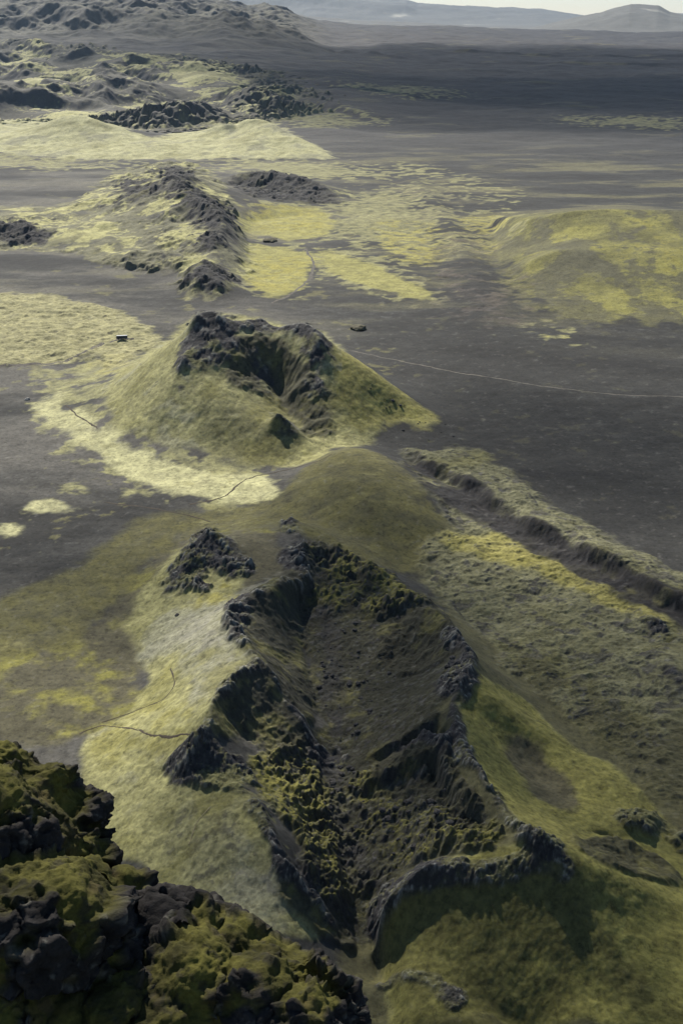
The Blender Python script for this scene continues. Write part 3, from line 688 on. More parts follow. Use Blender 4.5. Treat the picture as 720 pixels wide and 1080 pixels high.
# ------------------------------------------------------------------ 3-D noise for free-standing rock
def _h3(a, b, c): return PERM[PERM[PERM[a & 255] + (b & 255)] + (c & 255)]
_g3 = RNG.normal(size=(256, 3)); _g3 /= np.linalg.norm(_g3, axis=1, keepdims=True)
def perlin3(P, seed=0):
    P = P + seed * 13.37; F = np.floor(P); I = F.astype(np.int64); D = P - F
    U = D * D * D * (D * (D * 6 - 15) + 10); out = 0
    for i in (0, 1):
        for j in (0, 1):
            for k in (0, 1):
                g = _g3[_h3(I[:, 0] + i, I[:, 1] + j, I[:, 2] + k)]
                w = (U[:, 0] if i else 1 - U[:, 0]) * (U[:, 1] if j else 1 - U[:, 1]) * (U[:, 2] if k else 1 - U[:, 2])
                out = out + w * ((D - np.array([i, j, k])) * g).sum(1)
    return out * 1.5
def fbm3(P, lam, octs, seed=0, gain=0.5, ridged=False):
    out = 0; a = 1
    for k in range(octs):
        n = perlin3(P / lam, seed + k * 2.1)
        out = out + a * ((1 - 2.2 * np.abs(n)) if ridged else n); a *= gain; lam *= 0.5
    return out
def worley3(P, lam, seed=0):
    P = P / lam + seed * 7.7; F = np.floor(P); I = F.astype(np.int64); D = P - F
    f1 = np.full(len(P), 9.0); f2 = np.full(len(P), 9.0); idv = np.zeros(len(P)); vec = np.zeros((len(P), 3))
    for i in (-1, 0, 1):
        for j in (-1, 0, 1):
            for k in (-1, 0, 1):
                h = _h3(I[:, 0] + i, I[:, 1] + j, I[:, 2] + k); h2 = PERM[h + 57]; h3 = PERM[h2 + 31]
                v = np.stack([i + h / 255.0, j + h2 / 255.0, k + h3 / 255.0], 1) - D
                d = np.sqrt((v * v).sum(1)); nr = d < f1
                f2 = np.where(nr, f1, np.minimum(f2, d)); idv = np.where(nr, PERM[h3 + 13] / 255.0, idv); vec = np.where(nr[:, None], v, vec); f1 = np.where(nr, d, f1)
    return f1, f2, idv, vec

def point(px, py, dist):
    u = (px - 360.0) / FPX; v = (py - 540.0) / FPX
    q = np.array([u, math.cos(TP) - v * math.sin(TP), -math.sin(TP) - v * math.cos(TP)])
    return q / np.linalg.norm(q) * dist + np.array([0, 0, CAMZ])

def rock_mesh(name, blobs, voxel, seed, jag=1.0, mossy=0.0):
    """blobs = (centre, radii): melted together, then broken into blocks and ledges"""
    bm = bmesh.new()
    for i, (c, r) in enumerate(blobs):
        q = bmesh.ops.create_icosphere(bm, subdivisions=3, radius=1)
        rot = Matrix.Rotation(i * 1.3, 4, 'Z') @ Matrix.Rotation(0.4 * math.sin(i * 2.1), 4, 'X')
        for v in q['verts']: v.co = (rot @ Vector((v.co.x * r[0], v.co.y * r[1], v.co.z * r[2]))) + Vector(c)
    me = bpy.data.meshes.new('raw'); bm.to_mesh(me); bm.free()
    o = bpy.data.objects.new('raw', me); COL.objects.link(o)
    md = o.modifiers.new('r', 'REMESH'); md.mode = 'VOXEL'; md.voxel_size = voxel
    dg = bpy.context.evaluated_depsgraph_get(); ev = o.evaluated_get(dg); m2 = ev.to_mesh()
    n = len(m2.vertices); P = np.empty(n * 3); m2.vertices.foreach_get('co', P); P = P.reshape(-1, 3)
    N = np.empty(n * 3); m2.vertices.foreach_get('normal', N); N = N.reshape(-1, 3)
    pl = np.empty(len(m2.polygons) * 4, np.int32); m2.loops.foreach_get('vertex_index', pl); Q = pl.reshape(-1, 4)
    ev.to_mesh_clear(); bpy.data.objects.remove(o); bpy.data.meshes.remove(me)
    S = P * np.array([1, 1, 0.5]); S = S + np.stack([fbm3(P, 1.2, 3, seed + 1), fbm3(P, 1.2, 3, seed + 2), fbm3(P, 1.2, 3, seed + 3)], 1) * 0.16
    up = np.clip(N[:, 2], 0, 1)
    moss = sstep(0.56, 0.82, 0.60 * up + 0.24 + 0.62 * fbm3(P, 1.6, 4, seed + 4) + 0.22 * fbm3(P, 0.3, 3, seed + 5) + mossy)
    f1, f2, iv, vec = worley3(S, 1.15, seed); g1, g2, gi, gv = worley3(S, 0.42, seed + 2)
    blk = (iv - 0.5) * 0.24 * sstep(0, 0.16, f2 - f1) - 0.12 * (1 - sstep(0, 0.06, f2 - f1)) + 0.26 * fbm3(S, 2.6, 4, seed + 21, 0.5, True)
    blk += 0.34 * (vec * _g3[(iv * 255).astype(int)]).sum(1); 
    sm = 0.15 * (gv * _g3[(gi * 255).astype(int)]).sum(1) + (gi - 0.5) * 0.10 * sstep(0, 0.12, g2 - g1) - 0.05 * (1 - sstep(0, 0.1, g2 - g1))
    d = jag * (1 - 0.75 * moss) * (blk + sm) + fbm3(P, 3.0, 3, seed + 6) * 0.35 + (1 - moss) * fbm3(P, 0.5, 5, seed + 7, 0.62, True) * 0.075
    d += moss * (0.05 * fbm3(P, 0.26, 2, seed + 8) + 0.035 * fbm3(P, 0.11, 2, seed + 9) + 0.10 * fbm3(P, 0.7, 3, seed + 10))
    P2 = P + N * d[:, None]
    rc = np.array([0.024, 0.022, 0.021]) * (1 + 0.45 * fbm3(P, 0.5, 5, seed + 11, 0.65))[:, None] * (0.75 + 0.5 * gi)[:, None]
    lw = sstep(0.35, 0.8, fbm3(P, 0.22, 4, seed + 12, 0.65) + 0.25 * fbm3(P, 1.6, 2, seed + 13))[:, None]
    rc = rc * (1 - 0.6 * lw) + np.array([0.13, 0.125, 0.105]) * 0.6 * lw
    mv = np.clip(0.5 + 0.9 * fbm3(P, 0.9, 4, seed + 14), 0, 1)[:, None]
    mc = np.array([0.036, 0.034, 0.010]) * (1 - mv) + np.array([0.105, 0.098, 0.022]) * mv
    th_ = sstep(0.2, 0.6, fbm3(P, 0.35, 4, seed + 17, 0.65))[:, None]; mc = mc * (1 - 0.7 * th_) + np.array([0.028, 0.026, 0.018]) * 0.7 * th_
    br = sstep(0.25, 0.7, fbm3(P, 0.6, 4, seed + 15))[:, None]
    mc = mc * (1 - 0.5 * br) + np.array([0.085, 0.065, 0.03]) * 0.5 * br
    rgb = np.clip(rc * (1 - moss[:, None]) + mc * moss[:, None], 0.006, 0.5)
    return P2, Q, rgb, 1 - moss

def rock_material():
    m, nt, b = mat_new('crag_rock')
    a_ = nd(nt, 'ShaderNodeAttribute', attribute_name='tint')
    pos = nd(nt, 'ShaderNodeNewGeometry').outputs['Position']
    n1 = noise(nt, pos, 14, 6, 0.7)
    f = mathn(nt, 'ADD', mathn(nt, 'MULTIPLY', n1, 1.5), 0.25)
    mx = nd(nt, 'ShaderNodeMix', data_type='RGBA', blend_type='MULTIPLY'); mx.inputs['Factor'].default_value = 1
    nt.links.new(a_.outputs['Color'], mx.inputs['A']); cb = nd(nt, 'ShaderNodeCombineColor'); [nt.links.new(f, cb.inputs[i]) for i in range(3)]
    nt.links.new(cb.outputs[0], mx.inputs['B']); nt.links.new(mx.outputs['Result'], b.inputs['Base Color'])
    bp = nd(nt, 'ShaderNodeBump'); bp.inputs['Strength'].default_value = 0.7; bp.inputs['Distance'].default_value = 0.06
    nt.links.new(n1, bp.inputs['Height']); nt.links.new(bp.outputs[0], b.inputs['Normal'])
    return m
CRAG = rock_material()

def empty(name, loc, label=None, cat=None, group=None):
    o = bpy.data.objects.new(name, None); COL.objects.link(o); o.location = loc; o.empty_display_size = 0.5
    if label: o['label'] = label
    if cat: o['category'] = cat
    if group: o['group'] = group
    return o

def crag(name, label, blobs, voxel, seed, jag, mossy, foot):
    bl = [(point(px, py, dd), (rp * dd / FPX, rp * dd / FPX * ry, rp * dd / FPX * rz)) for px, py, dd, rp, ry, rz in blobs]
    P, Q, rgb, st = rock_mesh(name, bl, voxel, seed, jag, mossy)
    base = np.array([P[:, 0].mean(), P[:, 1].mean(), P[:, 2].min()])
    root = empty(name, base, label, 'rock outcrop')
    fn = np.cross(P[Q[:, 2]] - P[Q[:, 0]], P[Q[:, 3]] - P[Q[:, 1]]); nv = np.zeros_like(P)
    for k in range(4): np.add.at(nv, Q[:, k], fn)
    nv /= np.linalg.norm(nv, axis=1, keepdims=True) + 1e-12
    fb = [(point(px, py, dd), (rp * dd / FPX, rp * dd / FPX * ry, rp * dd / FPX * rz)) for px, py, dd, rp, ry, rz in foot]
    P3, Q3, rgb3, st3 = rock_mesh(name, fb, 0.14, seed + 40, jag, mossy - 0.3)
    me = raw_mesh('rock_base', P3 - base, Q3, rgb3.astype(f32), st3); me.materials.append(CRAG); o = bpy.data.objects.new('rock_base', me); COL.objects.link(o); o.parent = root
    stone = st[Q].mean(1) > 0.5
    def pieces(fm):
        """connected pieces of a face set"""
        lab = np.arange(len(P)); q = Q[fm]
        for _ in range(400):
            mn_ = lab[q].min(1); new = lab.copy(); np.minimum.at(new, q.ravel(), np.repeat(mn_, 4)); new = new[new]
            if (new == lab).all(): break
            lab = new
        return lab[Q[:, 0]]
    for fm in (False, True):                                   # scraps join the other cover
        sel = stone == fm; lb = pieces(sel); n = np.bincount(lb[sel], minlength=len(P)); stone[sel & (n[lb] < 1500)] = not fm
    for nm, fm in (('bare_rock', stone), ('moss_cover', ~stone)):
        lb = pieces(fm)
        for l in np.unique(lb[fm]):
            q = Q[fm & (lb == l)]; u, inv = np.unique(q.ravel(), return_inverse=True)
            me = raw_mesh(nm, P[u] - base, inv.reshape(-1, 4), rgb[u].astype(f32), st[u], nv[u]); me.materials.append(CRAG)
            o = bpy.data.objects.new(nm, me); COL.objects.link(o); o.parent = root
    return root
crag('rock_crag', 'tall black craggy lava outcrop with mossy ledges, filling the near left edge', [
    (10,850,26.5,50,1,1.4),(45,852,26.2,44,1,1.3),(84,862,26,32,1,1.2),(98,882,25.8,20,1,1.2),(20,920,26,80,1,1.5),(70,920,25.8,44,1,1.4),(85,975,25.4,46,1,1.4),(122,965,25.2,28,1,1.4),(140,1000,24.8,26,1,1.6),(140,1050,24.5,28,1,1.7),
    (30,1020,25,90,1,1.4),(90,1050,24.6,60,1,1.4),(-20,930,26.6,80,1,1.4),(40,1130,24.6,90,1,1.3),(120,1130,24,60,1,1.5),(-30,1060,25.6,80,1,1.3)], 0.042, 3, 0.8, 0.12,
    [(-170,980,28.5,110,1,1.3),(-190,1120,28,150,1,1.4),(20,1260,26.5,130,1,1.2),(120,1270,26,90,1,1.3),(60,1380,26.5,150,1,1.4),(-20,1500,27,200,1,1.5)])
crag('mossy_outcrop', 'low mossy rock outcrop with rounded green top at the bottom edge', [
    (175,978,24.6,28,1,1.2),(205,998,24.4,34,1,1.1),(245,1018,24.2,38,1,1.0),(285,1032,24,38,1,1.0),(322,1036,23.8,34,1,1.0),(342,1046,23.6,28,1,1.2),(362,1056,23.6,20,1,1.3),(372,1080,23.4,16,1,1.5),
    (200,1060,24,60,1,1.3),(270,1080,23.8,60,1,1.3),(320,1100,23.5,52,1,1.4),(345,1125,23.4,40,1,1.5),(185,1130,24,70,1,1.3),(270,1140,24,70,1,1.3),(340,1150,23.8,44,1,1.3)], 0.042, 5, 0.55, 0.10,
    [(190,1250,25.6,80,1,1.2),(270,1260,25.5,90,1,1.2),(250,1400,25.8,150,1,1.5)])
print('crags', time.time() - T0)

# ------------------------------------------------------------------ the land cut into its landforms
def comps(mask):
    """connected pieces of a face mask: label array and sizes"""
    lab = np.zeros(mask.shape, np.int32); par = [0]
    def find(a):
        while par[a] != a: par[a] = par[par[a]]; a = par[a]
        return a
    prev = []
    rows = np.nonzero(mask.any(1))[0]; last = -2
    for r in rows:
        d_ = np.diff(np.concatenate([[0], mask[r].astype(np.int8), [0]])); st, en = np.nonzero(d_ == 1)[0], np.nonzero(d_ == -1)[0]
        cur = []; k = 0; pv = prev if last == r - 1 else []
        for a, b in zip(st, en):
            l = 0
            while k < len(pv) and pv[k][1] <= a: k += 1
            kk = k
            while kk < len(pv) and pv[kk][0] < b:
                f = find(pv[kk][2])
                if l == 0: l = f
                else: par[max(l, f)] = min(l, f); l = min(l, f)
                kk += 1
            if l == 0: l = len(par); par.append(l)
            cur.append((a, b, l)); lab[r, a:b] = l
        prev = cur; last = r
    root = np.array([find(a) for a in range(len(par))]); lab = root[lab]
    return lab, np.bincount(lab.ravel(), minlength=len(par))

def clean(mask, least):
    """drop pieces under `least` faces and fill holes under it"""
    lab, n = comps(mask); m = mask & (n[lab] >= least)
    lab, n = comps(~m); return m | (~m & (n[lab] < least))

def fq(a): return a[:-1, :-1]
def plan(pts): return samp(soften(pipmask(pts).astype(f32), 1), WT * 0.5 + TH * 0.5, WL * 0.5 + LR * 0.5) > 0.5
def sketch(pts): return plan([hit(*p)[:2] for p in pts])
REG = np.zeros(QUADS.shape[:2], np.int16)
DEFS = [('ground', 'structure', None, None, None)]
def region(mask, name, label=None, cat=None, parts=(), kind=None, least=300):
    DEFS.append((name, kind, label, cat, parts)); m = clean(fq(mask), least); REG[m] = len(DEFS) - 1
rockm = ROCK > 0.5; wallm = (WALL > 0.5) & ~rockm
region((R > 2300) & (R < 5600) & (HIGH > 0.5), 'lava_hills', kind='structure')
region((FARH > 0.5), 'hills', kind='structure')
region(R > 10200, 'mountain_range', kind='structure')
mth = [ray(540, 30)[0], ray(800, 30)[0]]
region((R > 11300) & (R < 15200) & (TH > mth[0]) & (TH < mth[1]), 'mountain', 'hazy blue flat-topped mountain on the skyline at the far right', 'mountain')
region(LAVA > 0.5, 'lava_field', kind='structure'); region(LAVAL > 0.5, 'lava_field', kind='structure')
region(MR > 0.5, 'hillside', kind='structure')
region(plan(FEET[0]), 'volcanic_cone', 'large mossy cone with a black broken summit in the middle of the plain', 'volcanic cone', (('lava_crown', rockm), ))
region(sketch([(292,429),(280,440),(262,462),(246,486),(296,484),(342,482),(322,460),(306,442)]), 'spatter_cone', 'small pointed rocky cone below the breach of the large central cone', 'volcanic cone', (('rock_tip', rockm), ))
region(plan(FEET[1]), 'moss_mound', 'smooth dark olive mound between the central cone and the long trench', 'mound')
region(plan(FEET[3]), 'lava_scarp', 'long black scarp with a pale mossy top edge beside the dark right plain', 'scarp', (('cliff_face', SCARP > 0.5), ))
ROW = plan(FEET[5])
region(ROW & (RUBBLE > 0.4), 'trench_floor', kind='structure')
rw = (('rim_rock', rockm), ('shaded_wall', wallm))
region(ROW & sketch([(134,662),(145,632),(178,604),(215,628),(262,612),(300,600),(322,606),(330,640),(326,700),(338,745),(345,786),(300,800),(262,790),(214,796),(180,800),(84,800),(84,785),(138,752),(158,716),(150,690)]), 'crater_ridge', 'pale left rim of the trench with two dark hollowed inner walls', 'ridge', rw)
region(ROW & sketch([(220,554),(204,566),(176,596),(160,628),(178,640),(215,634),(262,612),(268,606),(244,570)]), 'lava_spire', 'jagged black spire with mossy feet left of the head of the trench', 'lava spire', (('rock_tip', rockm), ))
region(ROW & sketch([(84,800),(180,800),(214,796),(250,800),(262,818),(285,845),(300,880),(320,915),(350,960),(390,1010),(390,1060),(330,1079),(100,1079),(60,900)]), 'crater_ridge', 'lower left ridge with rocky knobs and a dark spur, just above the near crags', 'ridge', rw)
region(ROW & sketch([(304,546),(340,549),(400,592),(470,640),(430,662),(330,640),(318,612),(300,600)]), 'crater_ridge', 'low mossy ridges closing the far end of the trench', 'ridge', (('rim_rock', rockm), ))
region(ROW & sketch([(462,640),(500,655),(520,700),(572,742),(606,785),(660,830),(705,870),(722,925),(640,905),(590,886),(548,872),(500,850),(466,800),(440,800),(440,764),(470,745),(474,700)]), 'crater_ridge', 'right rim of the trench with knobbly rocks and yellow-green outer spurs', 'ridge', rw)
region(ROW & sketch([(590,886),(640,908),(722,945),(719,1079),(404,1079),(396,1010),(394,975),(410,935),(440,910),(490,906),(548,892)]), 'volcanic_cone', 'near right cone with a pale rocky rim and dark green slope facing the camera', 'volcanic cone', (('rim_rock', rockm), ))
region(plan(FEET[6]), 'spatter_ridge', 'ridge of black lava heaps with pale moss behind the central cone', 'ridge', (('rock_spine', rockm), ))
region(plan(FEET[6]) & sketch([(244,181),(270,178),(300,181),(340,192),(362,206),(310,214),(256,206)]), 'rubble_hill', 'long low rubble hill with a dark front, right of the black lava ridge', 'hill', (('dark_front', rockm), ))
gm = plan(FEET[9]); tsplit = ray(166, 147)[0]
region(gm & (TH < tsplit), 'volcanic_cone', 'left one of two pale smooth cones beyond the black lava ridge', 'volcanic cone')
region(gm & (TH >= tsplit), 'volcanic_cone', 'right one of two pale smooth cones, with a long right flank', 'volcanic cone')
print('regions', time.time() - T0)

for k, (name, kind, label, cat, parts) in enumerate(DEFS):
    m = REG == k
    if not m.any(): print('EMPTY', name, label); continue
    if kind == 'structure':
        o = cut(name, m, GROUND); o['kind'] = 'structure'; continue
    rr, cc = np.nonzero(m); ctr = (float(X[rr, cc].mean()), float(Y[rr, cc].mean()), float(Z[rr, cc].min()))
    if not parts:
        o = cut(name, m, GROUND, None, ctr); o['label'] = label; o['category'] = cat; continue
    root = empty(name, ctr, label, cat)
    rest = m.copy()
    pms = []
    for pn, pm in parts:
        a = clean(fq(pm) & m, 220) & rest
        lab, n = comps(a); a = a & (n[lab] >= 220); rest &= ~a; pms.append((pn, a))
    lab, n = comps(rest); small = rest & (n[lab] < 220); rest &= ~small
    big = max(range(len(pms)), key=lambda q: pms[q][1].sum()); pms[big] = (pms[big][0], pms[big][1] | small)
    for pn, a in pms + [('moss_slope', rest)]:
        lab, n = comps(a)
        for l in np.nonzero(n[1:] > 0)[0] + 1:
            pm = a & (lab == l)
            if pm.any(): cut(pn, pm, GROUND, root, ctr)
print('objects', time.time() - T0)

# ------------------------------------------------------------------ height of the finished ground
def ground_at(x, y):
    th = math.atan2(x, y); l = math.log(math.hypot(x, y))
    i = min(max(int(np.searchsorted(lv, l)) - 1, 0), NLf - 2); j = min(max(int(np.searchsorted(tv, th)) - 1, 0), NTf - 2)
    a = min(max((l - lv[i]) / (lv[i + 1] - lv[i]), 0), 1); b = min(max((th - tv[j]) / (tv[j + 1] - tv[j]), 0), 1)
    return float((Z[i, j] * (1 - b) + Z[i, j + 1] * b) * (1 - a) + (Z[i + 1, j] * (1 - b) + Z[i + 1, j + 1] * b) * a)
def spot(px, py):
    th, l, _ = hit(px, py); r = math.exp(l); return r * math.sin(th), r * math.cos(th)

def plain_material(name, col, rough=0.95, var=0.5, scale=1.5, metal=0.0):
    m, nt, b = mat_new(name)
    tc = nd(nt, 'ShaderNodeNewGeometry').outputs['Position']
    n1 = noise(nt, tc, scale, 6, 0.65)
    r_ = nd(nt, 'ShaderNodeMapRange'); nt.links.new(n1, r_.inputs['Value']); r_.inputs['From Min'].default_value = 0.25; r_.inputs['From Max'].default_value = 0.75
    r_.inputs['To Min'].default_value = 1 - var; r_.inputs['To Max'].default_value = 1 + var
    mx = nd(nt, 'ShaderNodeMix', data_type='RGBA', blend_type='MULTIPLY'); mx.inputs['Factor'].default_value = 1; mx.inputs['A'].default_value = (*col, 1)
    cb = nd(nt, 'ShaderNodeCombineColor'); [nt.links.new(r_.outputs[0], cb.inputs[k]) for k in range(3)]
    nt.links.new(cb.outputs[0], mx.inputs['B']); nt.links.new(mx.outputs['Result'], b.inputs['Base Color'])
    b.inputs['Roughness'].default_value = rough; b.inputs['Metallic'].default_value = metal
    return m

# ------------------------------------------------------------------ tracks and paths, laid on the ground
def track(name, pts, width, mat):
    P = [spot(*p) for p in pts]; Q = []
    for k in range(len(P) - 1):
        p0, p1, p2, p3 = P[max(k - 1, 0)], P[k], P[k + 1], P[min(k + 2, len(P) - 1)]
        n = max(4, int(math.dist(p1, p2) / (width * 0.4)))
        for t in np.arange(n) / n:
            Q.append([0.5 * ((2 * p1[c]) + (-p0[c] + p2[c]) * t + (2 * p0[c] - 5 * p1[c] + 4 * p2[c] - p3[c]) * t * t + (-p0[c] + 3 * p1[c] - 3 * p2[c] + p3[c]) * t ** 3) for c in (0, 1)])
    Q.append(list(P[-1])); Q = np.array(Q); T = np.gradient(Q, axis=0); T /= np.linalg.norm(T, axis=1, keepdims=True) + 1e-9; N = np.stack([-T[:, 1], T[:, 0]], 1)
    rn = np.random.default_rng(len(pts) * 7 + int(width * 10)); M = 5; V = []
    wj = np.convolve(rn.normal(size=len(Q) + 8), np.ones(9) / 3, 'valid'); wk = np.convolve(rn.normal(size=len(Q) + 8), np.ones(9) / 3, 'valid')
    Q = Q + N * (wk * width * 0.18)[:, None]
    for k in range(len(Q)):
        for c in range(M):
            f = (c / (M - 1) - 0.5) * width * (1 + 0.25 * wj[k]); x, y = Q[k] + N[k] * f
            V.append((x, y, ground_at(x, y) + 0.12 - (0.30 if c in (0, M - 1) else 0)))
    F = [(k * M + c, k * M + c + 1, (k + 1) * M + c + 1, (k + 1) * M + c) for k in range(len(Q) - 1) for c in range(M - 1)]
    me = raw_mesh(name, np.array(V, f32), np.array(F)); me.materials.append(mat)
    o = bpy.data.objects.new(name, me); COL.objects.link(o); o['kind'] = 'structure'; return o
DIRT = plain_material('trodden_soil', (0.045, 0.036, 0.026)); GRAVEL = plain_material('gravel', (0.075, 0.068, 0.058), scale=0.4); PALEG = plain_material('pale_gravel', (0.085, 0.078, 0.066), scale=0.2); TAN = plain_material('tan_soil', (0.15, 0.135, 0.075))
track('path', [(84,776),(108,768),(130,768),(150,775),(178,778),(206,776),(213,782),(212,797)], 1.1, DIRT)
track('path', [(108,763),(140,752),(172,738),(184,722),(180,706)], 0.8, DIRT)
track('path', [(222,851),(214,862),(204,876),(200,892)], 0.8, TAN)
track('path', [(200,533),(235,526),(262,505),(290,498),(318,491),(336,486),(350,480)], 1.4, DIRT)
track('path', [(70,428),(82,440),(104,454)], 1.5, DIRT)
track('path', [(110,528),(160,536),(205,546),(222,552)], 1.3, DIRT)
track('track', [(368,370),(420,380),(480,393),(540,403),(600,412),(660,417),(722,419),(800,420)], 2.2, PALEG)
track('road', [(-60,392),(0,388),(40,384),(65,381),(90,372),(112,361),(140,356)], 5.0, GRAVEL)
track('track', [(322,262),(330,276),(328,292),(310,308),(286,320)], 4.0, PALEG)

# ------------------------------------------------------------------ boulders
BROCK = plain_material('boulder_stone', (0.045, 0.043, 0.041), scale=1.2); PROCK = plain_material('pale_stone', (0.30, 0.29, 0.27))
def boulder_mesh(seed, mat, flat=0.7):
    bm = bmesh.new(); bmesh.ops.create_icosphere(bm, subdivisions=3, radius=1)
    P = np.array([v.co[:] for v in bm.verts]); f1, f2, iv, vec = worley3(P, 0.9, seed)
    dd = 1 + 0.35 * (iv - 0.5) + 0.22 * fbm3(P, 1.0, 3, seed) + 0.08 * fbm3(P, 0.3, 2, seed + 1)
    for v, k in zip(bm.verts, dd): v.co = (v.co.x * k * 1.15, v.co.y * k * 0.95, v.co.z * k * flat)
    me = bpy.data.meshes.new('boulder'); bm.to_mesh(me); bm.free(); me.materials.append(mat); return me
BM = [boulder_mesh(k * 3 + 1, BROCK) for k in range(6)]
def boulder(x, y, r, label, group, me):
    o = bpy.data.objects.new('boulder', me); COL.objects.link(o)
    o.location = (x, y, ground_at(x, y) + r * 0.15); o.scale = (r, r, r); o.rotation_euler = (0, 0, random.uniform(0, 6.28))
    o['label'] = label; o['category'] = 'boulder'
    if group: o['group'] = group
def inside(p, P):
    c = False
    for (x1, y1), (x2, y2) in zip(P, P[1:] + P[:1]):
        if (y1 > p[1]) != (y2 > p[1]) and p[0] < (x2 - x1) * (p[1] - y1) / (y2 - y1) + x1: c = not c
    return c
def strew(P, n, r0, r1, label, group):
    k = 0
    while k < n:
        p = (random.uniform(min(q[0] for q in P), max(q[0] for q in P)), random.uniform(min(q[1] for q in P), max(q[1] for q in P)))
        if not inside(p, P): continue
        x, y = spot(*p); boulder(x, y, r0 + (r1 - r0) * random.random() ** 3, label, group, random.choice(BM)); k += 1
strew([(326,650),(420,665),(440,700),(420,750),(370,786),(345,786),(332,720)], 70, 0.3, 1.2, 'dark lava boulder lying on the brown floor of the trench', 'boulders on the trench floor')
strew([(338,810),(372,812),(385,850),(372,920),(352,915),(340,860)], 40, 0.4, 1.4, 'dark boulder in the narrow lower gully of the trench', 'boulders in the lower gully')
strew([(474,676),(498,690),(490,722),(478,735),(468,712)], 16, 0.8, 2.0, 'knobbly grey block on the crest of the right rim', 'blocks on the right rim')
strew([(395,860),(470,830),(500,880),(440,905),(400,910)], 30, 0.4, 1.5, 'dark block on the mossy slope above the near right cone', 'blocks above the near cone')
strew([(384,405),(470,445),(490,470),(470,470),(420,455)], 14, 0.5, 1.3, 'small dark stone on black sand at the foot of the central cone', 'stones at the cone foot')
x, y = spot(29, 422); boulder(x, y, 1.6, 'small pale boulder alone on the grey plain left of the central cone', None, boulder_mesh(40, PROCK, 0.9))
x, y = spot(187, 648); boulder(x, y, 1.0, 'single dark boulder on the pale crest path below the black spire', None, BM[2])
TAN2 = plain_material('mossy_brown_stone', (0.07, 0.064, 0.04), scale=0.3)
x, y = spot(378, 347); boulder(x, y, 7.0, 'dark mossy hummock alone on black sand behind the right flank of the central cone', None, boulder_mesh(43, TAN2, 0.4))
x, y = spot(285, 255); boulder(x, y, 8.0, 'flat brown rock hump between the two bright yellow moss patches', None, boulder_mesh(46, TAN2, 0.3))

# ------------------------------------------------------------------ vehicle at the end of the road
def box(bm, x0, x1, y0, y1, z0, z1, tx=0, ty=0):
    vs_ = [bm.verts.new((x, y, z)) for z, kx, ky in ((z0, 0, 0), (z1, tx, ty)) for x, y in ((x0 + kx, y0 + ky), (x1 - kx, y0 + ky), (x1 - kx, y1 - ky), (x0 + kx, y1 - ky))]
    for f in ((3, 2, 1, 0), (4, 5, 6, 7), (0, 1, 5, 4), (1, 2, 6, 5), (2, 3, 7, 6), (3, 0, 4, 7)): bm.faces.new([vs_[i] for i in f])
def part(name, bm, mat, parent, bevel=0.0):
    me = bpy.data.meshes.new(name); bmesh.ops.recalc_face_normals(bm, faces=bm.faces)
    if bevel: bmesh.ops.bevel(bm, geom=bm.edges[:], offset=bevel, segments=2, affect='EDGES')
    bm.to_mesh(me); bm.free(); me.materials.append(mat); o = bpy.data.objects.new(name, me); COL.objects.link(o); o.parent = parent; return o
x, y = spot(129, 358); BUS = empty('bus', (x, y, ground_at(x, y) + 0.1), 'small dark bus with a pale roof parked at the end of the gravel road', 'bus')
BUS.rotation_euler.z = math.radians(8)
DBLUE = plain_material('dark_paint', (0.02, 0.025, 0.05), 0.4, 0.1); WPAINT = plain_material('pale_paint', (0.30, 0.31, 0.33), 0.5, 0.1); GLASS = plain_material('window_glass', (0.02, 0.022, 0.025), 0.1, 0.1); TYRE = plain_material('tyre_rubber', (0.015, 0.015, 0.015), 0.9, 0.1)
bm = bmesh.new(); box(bm, -4.6, 4.6, -1.25, 1.25, 0.5, 2.9, 0.08, 0.06); part('body', bm, DBLUE, BUS, 0.12)
bm = bmesh.new(); box(bm, -4.5, 4.5, -1.2, 1.2, 2.9, 3.2, 0.25, 0.2); part('roof', bm, WPAINT, BUS, 0.08)
for sy in (-1, 1):
    for k in range(5):
        bm = bmesh.new(); x0 = -4.1 + k * 1.65; box(bm, x0, x0 + 1.4, sy * 1.23 - 0.03, sy * 1.23 + 0.03, 1.7, 2.5); part('window', bm, GLASS, BUS)
bm = bmesh.new(); box(bm, -4.63, -4.54, -1.0, 1.0, 1.5, 2.6); part('windscreen', bm, GLASS, BUS)
for sx in (-2.9, 2.7):
    for sy in (-1, 1):
        bm = bmesh.new(); bmesh.ops.create_cone(bm, cap_ends=True, segments=20, radius1=0.5, radius2=0.5, depth=0.35, matrix=Matrix.Translation((sx, sy * 1.1, 0.5)) @ Matrix.Rotation(math.pi / 2, 4, 'X')); part('wheel', bm, TYRE, BUS)
print('things', time.time() - T0)

# ------------------------------------------------------------------ light, sky
SUN_AZ = -20.0; SUN_EL = 39.0        # degrees from straight ahead (negative = left) and above the horizon
w = bpy.data.worlds.new('World'); scn.world = w; w.use_nodes = True
nt = w.node_tree; bg = nt.nodes['Background']
sky = nt.nodes.new('ShaderNodeTexSky'); sky.sky_type = 'NISHITA'; sky.sun_disc = False
sky.sun_elevation = math.radians(SUN_EL); sky.sun_rotation = math.radians(SUN_AZ); sky.altitude = 600
sky.air_density = 1.0; sky.dust_density = 0.2; sky.ozone_density = 2.0
nt.links.new(sky.outputs[0], bg.inputs[0]); bg.inputs[1].default_value = 0.05
sl = bpy.data.lights.new('sun', 'SUN'); so = bpy.data.objects.new('sun', sl); COL.objects.link(so)
sl.energy = 5.0; sl.angle = math.radians(0.53); sl.color = (1.0, 0.94, 0.84)
d = Vector((math.sin(math.radians(SUN_AZ)) * math.cos(math.radians(SUN_EL)), math.cos(math.radians(SUN_AZ)) * math.cos(math.radians(SUN_EL)), math.sin(math.radians(SUN_EL))))
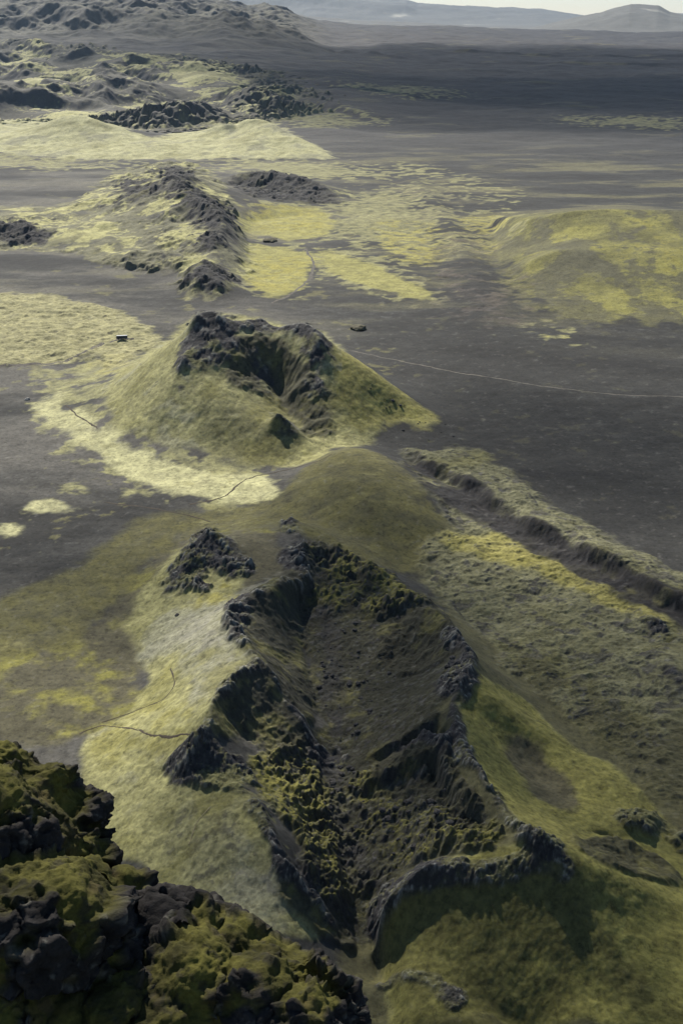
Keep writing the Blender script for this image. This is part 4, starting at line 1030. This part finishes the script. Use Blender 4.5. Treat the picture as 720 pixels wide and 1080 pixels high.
so.rotation_euler = d.to_track_quat('Z', 'Y').to_euler(); so.location = d * 3000

def haze():
    bm = bmesh.new(); bmesh.ops.create_cube(bm, size=1)
    me = bpy.data.meshes.new('haze'); bm.to_mesh(me); bm.free()
    o = bpy.data.objects.new('haze', me); COL.objects.link(o)
    zb, zt = float(Z.min()) - 1, max(float(Z.max()), CAMZ) + 15
    o.scale = (80000, 80000, zt - zb); o.location = (0, 0, (zt + zb) / 2)
    m = bpy.data.materials.new('haze_air'); m.use_nodes = True; nt = m.node_tree; nt.nodes.clear()
    out = nt.nodes.new('ShaderNodeOutputMaterial'); v = nt.nodes.new('ShaderNodeVolumePrincipled')
    v.inputs['Color'].default_value = (0.52, 0.73, 1.0, 1); v.inputs['Density'].default_value = HAZE; v.inputs['Anisotropy'].default_value = 0.0
    nt.links.new(v.outputs[0], out.inputs['Volume']); me.materials.append(m)
    o['kind'] = 'stuff'; o['label'] = 'pale blue air that fades the far hills'
HAZE = 1.35e-5
haze()

vs = scn.view_settings; vs.view_transform = 'Standard'; vs.look = 'None'; vs.exposure = 1.0; vs.gamma = 1.0
# unseen clouds high over the land: even vapour, placed to shade chosen ground
def shade_cloud(px, py, a, b, yaw, depth, alt=1150.0, G=None):
    if G is None:
        th, l, z = hit(px, py) if py > 60 else at(px, py, 0); G = Vector((math.exp(l) * math.sin(th), math.exp(l) * math.cos(th), z))
    z = G.z; k = (alt - z) / d.z
    bm = bmesh.new(); bmesh.ops.create_icosphere(bm, subdivisions=4, radius=1)
    from mathutils import noise as mn
    for v in bm.verts: v.co *= 1 + 0.28 * mn.noise(v.co * 1.7 + Vector((px, py, 0))) + 0.12 * mn.noise(v.co * 4)
    me = bpy.data.meshes.new('shade_cloud'); bm.to_mesh(me); bm.free()
    o = bpy.data.objects.new('shade_cloud', me); COL.objects.link(o)
    o.location = G + d * k; o.scale = (a, b, 60); o.rotation_euler.z = math.radians(yaw)
    m = bpy.data.materials.new('cloud_vapour'); m.use_nodes = True; nt = m.node_tree; nt.nodes.clear()
    out = nt.nodes.new('ShaderNodeOutputMaterial'); v = nt.nodes.new('ShaderNodeVolumeScatter')
    v.inputs['Color'].default_value = (0.9, 0.9, 0.9, 1); v.inputs['Density'].default_value = depth / 120 * d.z; v.inputs['Anisotropy'].default_value = 0.0
    nt.links.new(v.outputs[0], out.inputs['Volume']); me.materials.append(m)
    o['kind'] = 'structure'
shade_cloud(180, 596, 120, 34, 0, 1.4)
shade_cloud(395, 565, 56, 50, 0, 1.3)
shade_cloud(650, 740, 110, 90, 30, 1.4)
shade_cloud(570, 1000, 110, 70, 0, 1.3)
shade_cloud(620, 470, 150, 110, 0, 0.8)
shade_cloud(190, 985, 60, 45, 20, 0.6)  # added out of view to darken the lower left behind the crags
shade_cloud(100, 950, 34, 30, 0, 1.3, G=Vector((-4, 16, 230)))  # small, unseen, added only to shade the near crags
shade_cloud(400, 740, 48, 80, 10, 1.2)
shade_cloud(640, 105, 1300, 1000, 0, 1.6)
shade_cloud(600, 72, 2200, 1700, 0, 1.6)
shade_cloud(120, 30, 1500, 900, 0, 1.2)  # added out of view to darken the far left hills

scn.cycles.use_denoising = True
scn.cycles.max_bounces = 4; scn.cycles.diffuse_bounces = 2; scn.cycles.volume_bounces = 0
print('done', time.time() - T0)
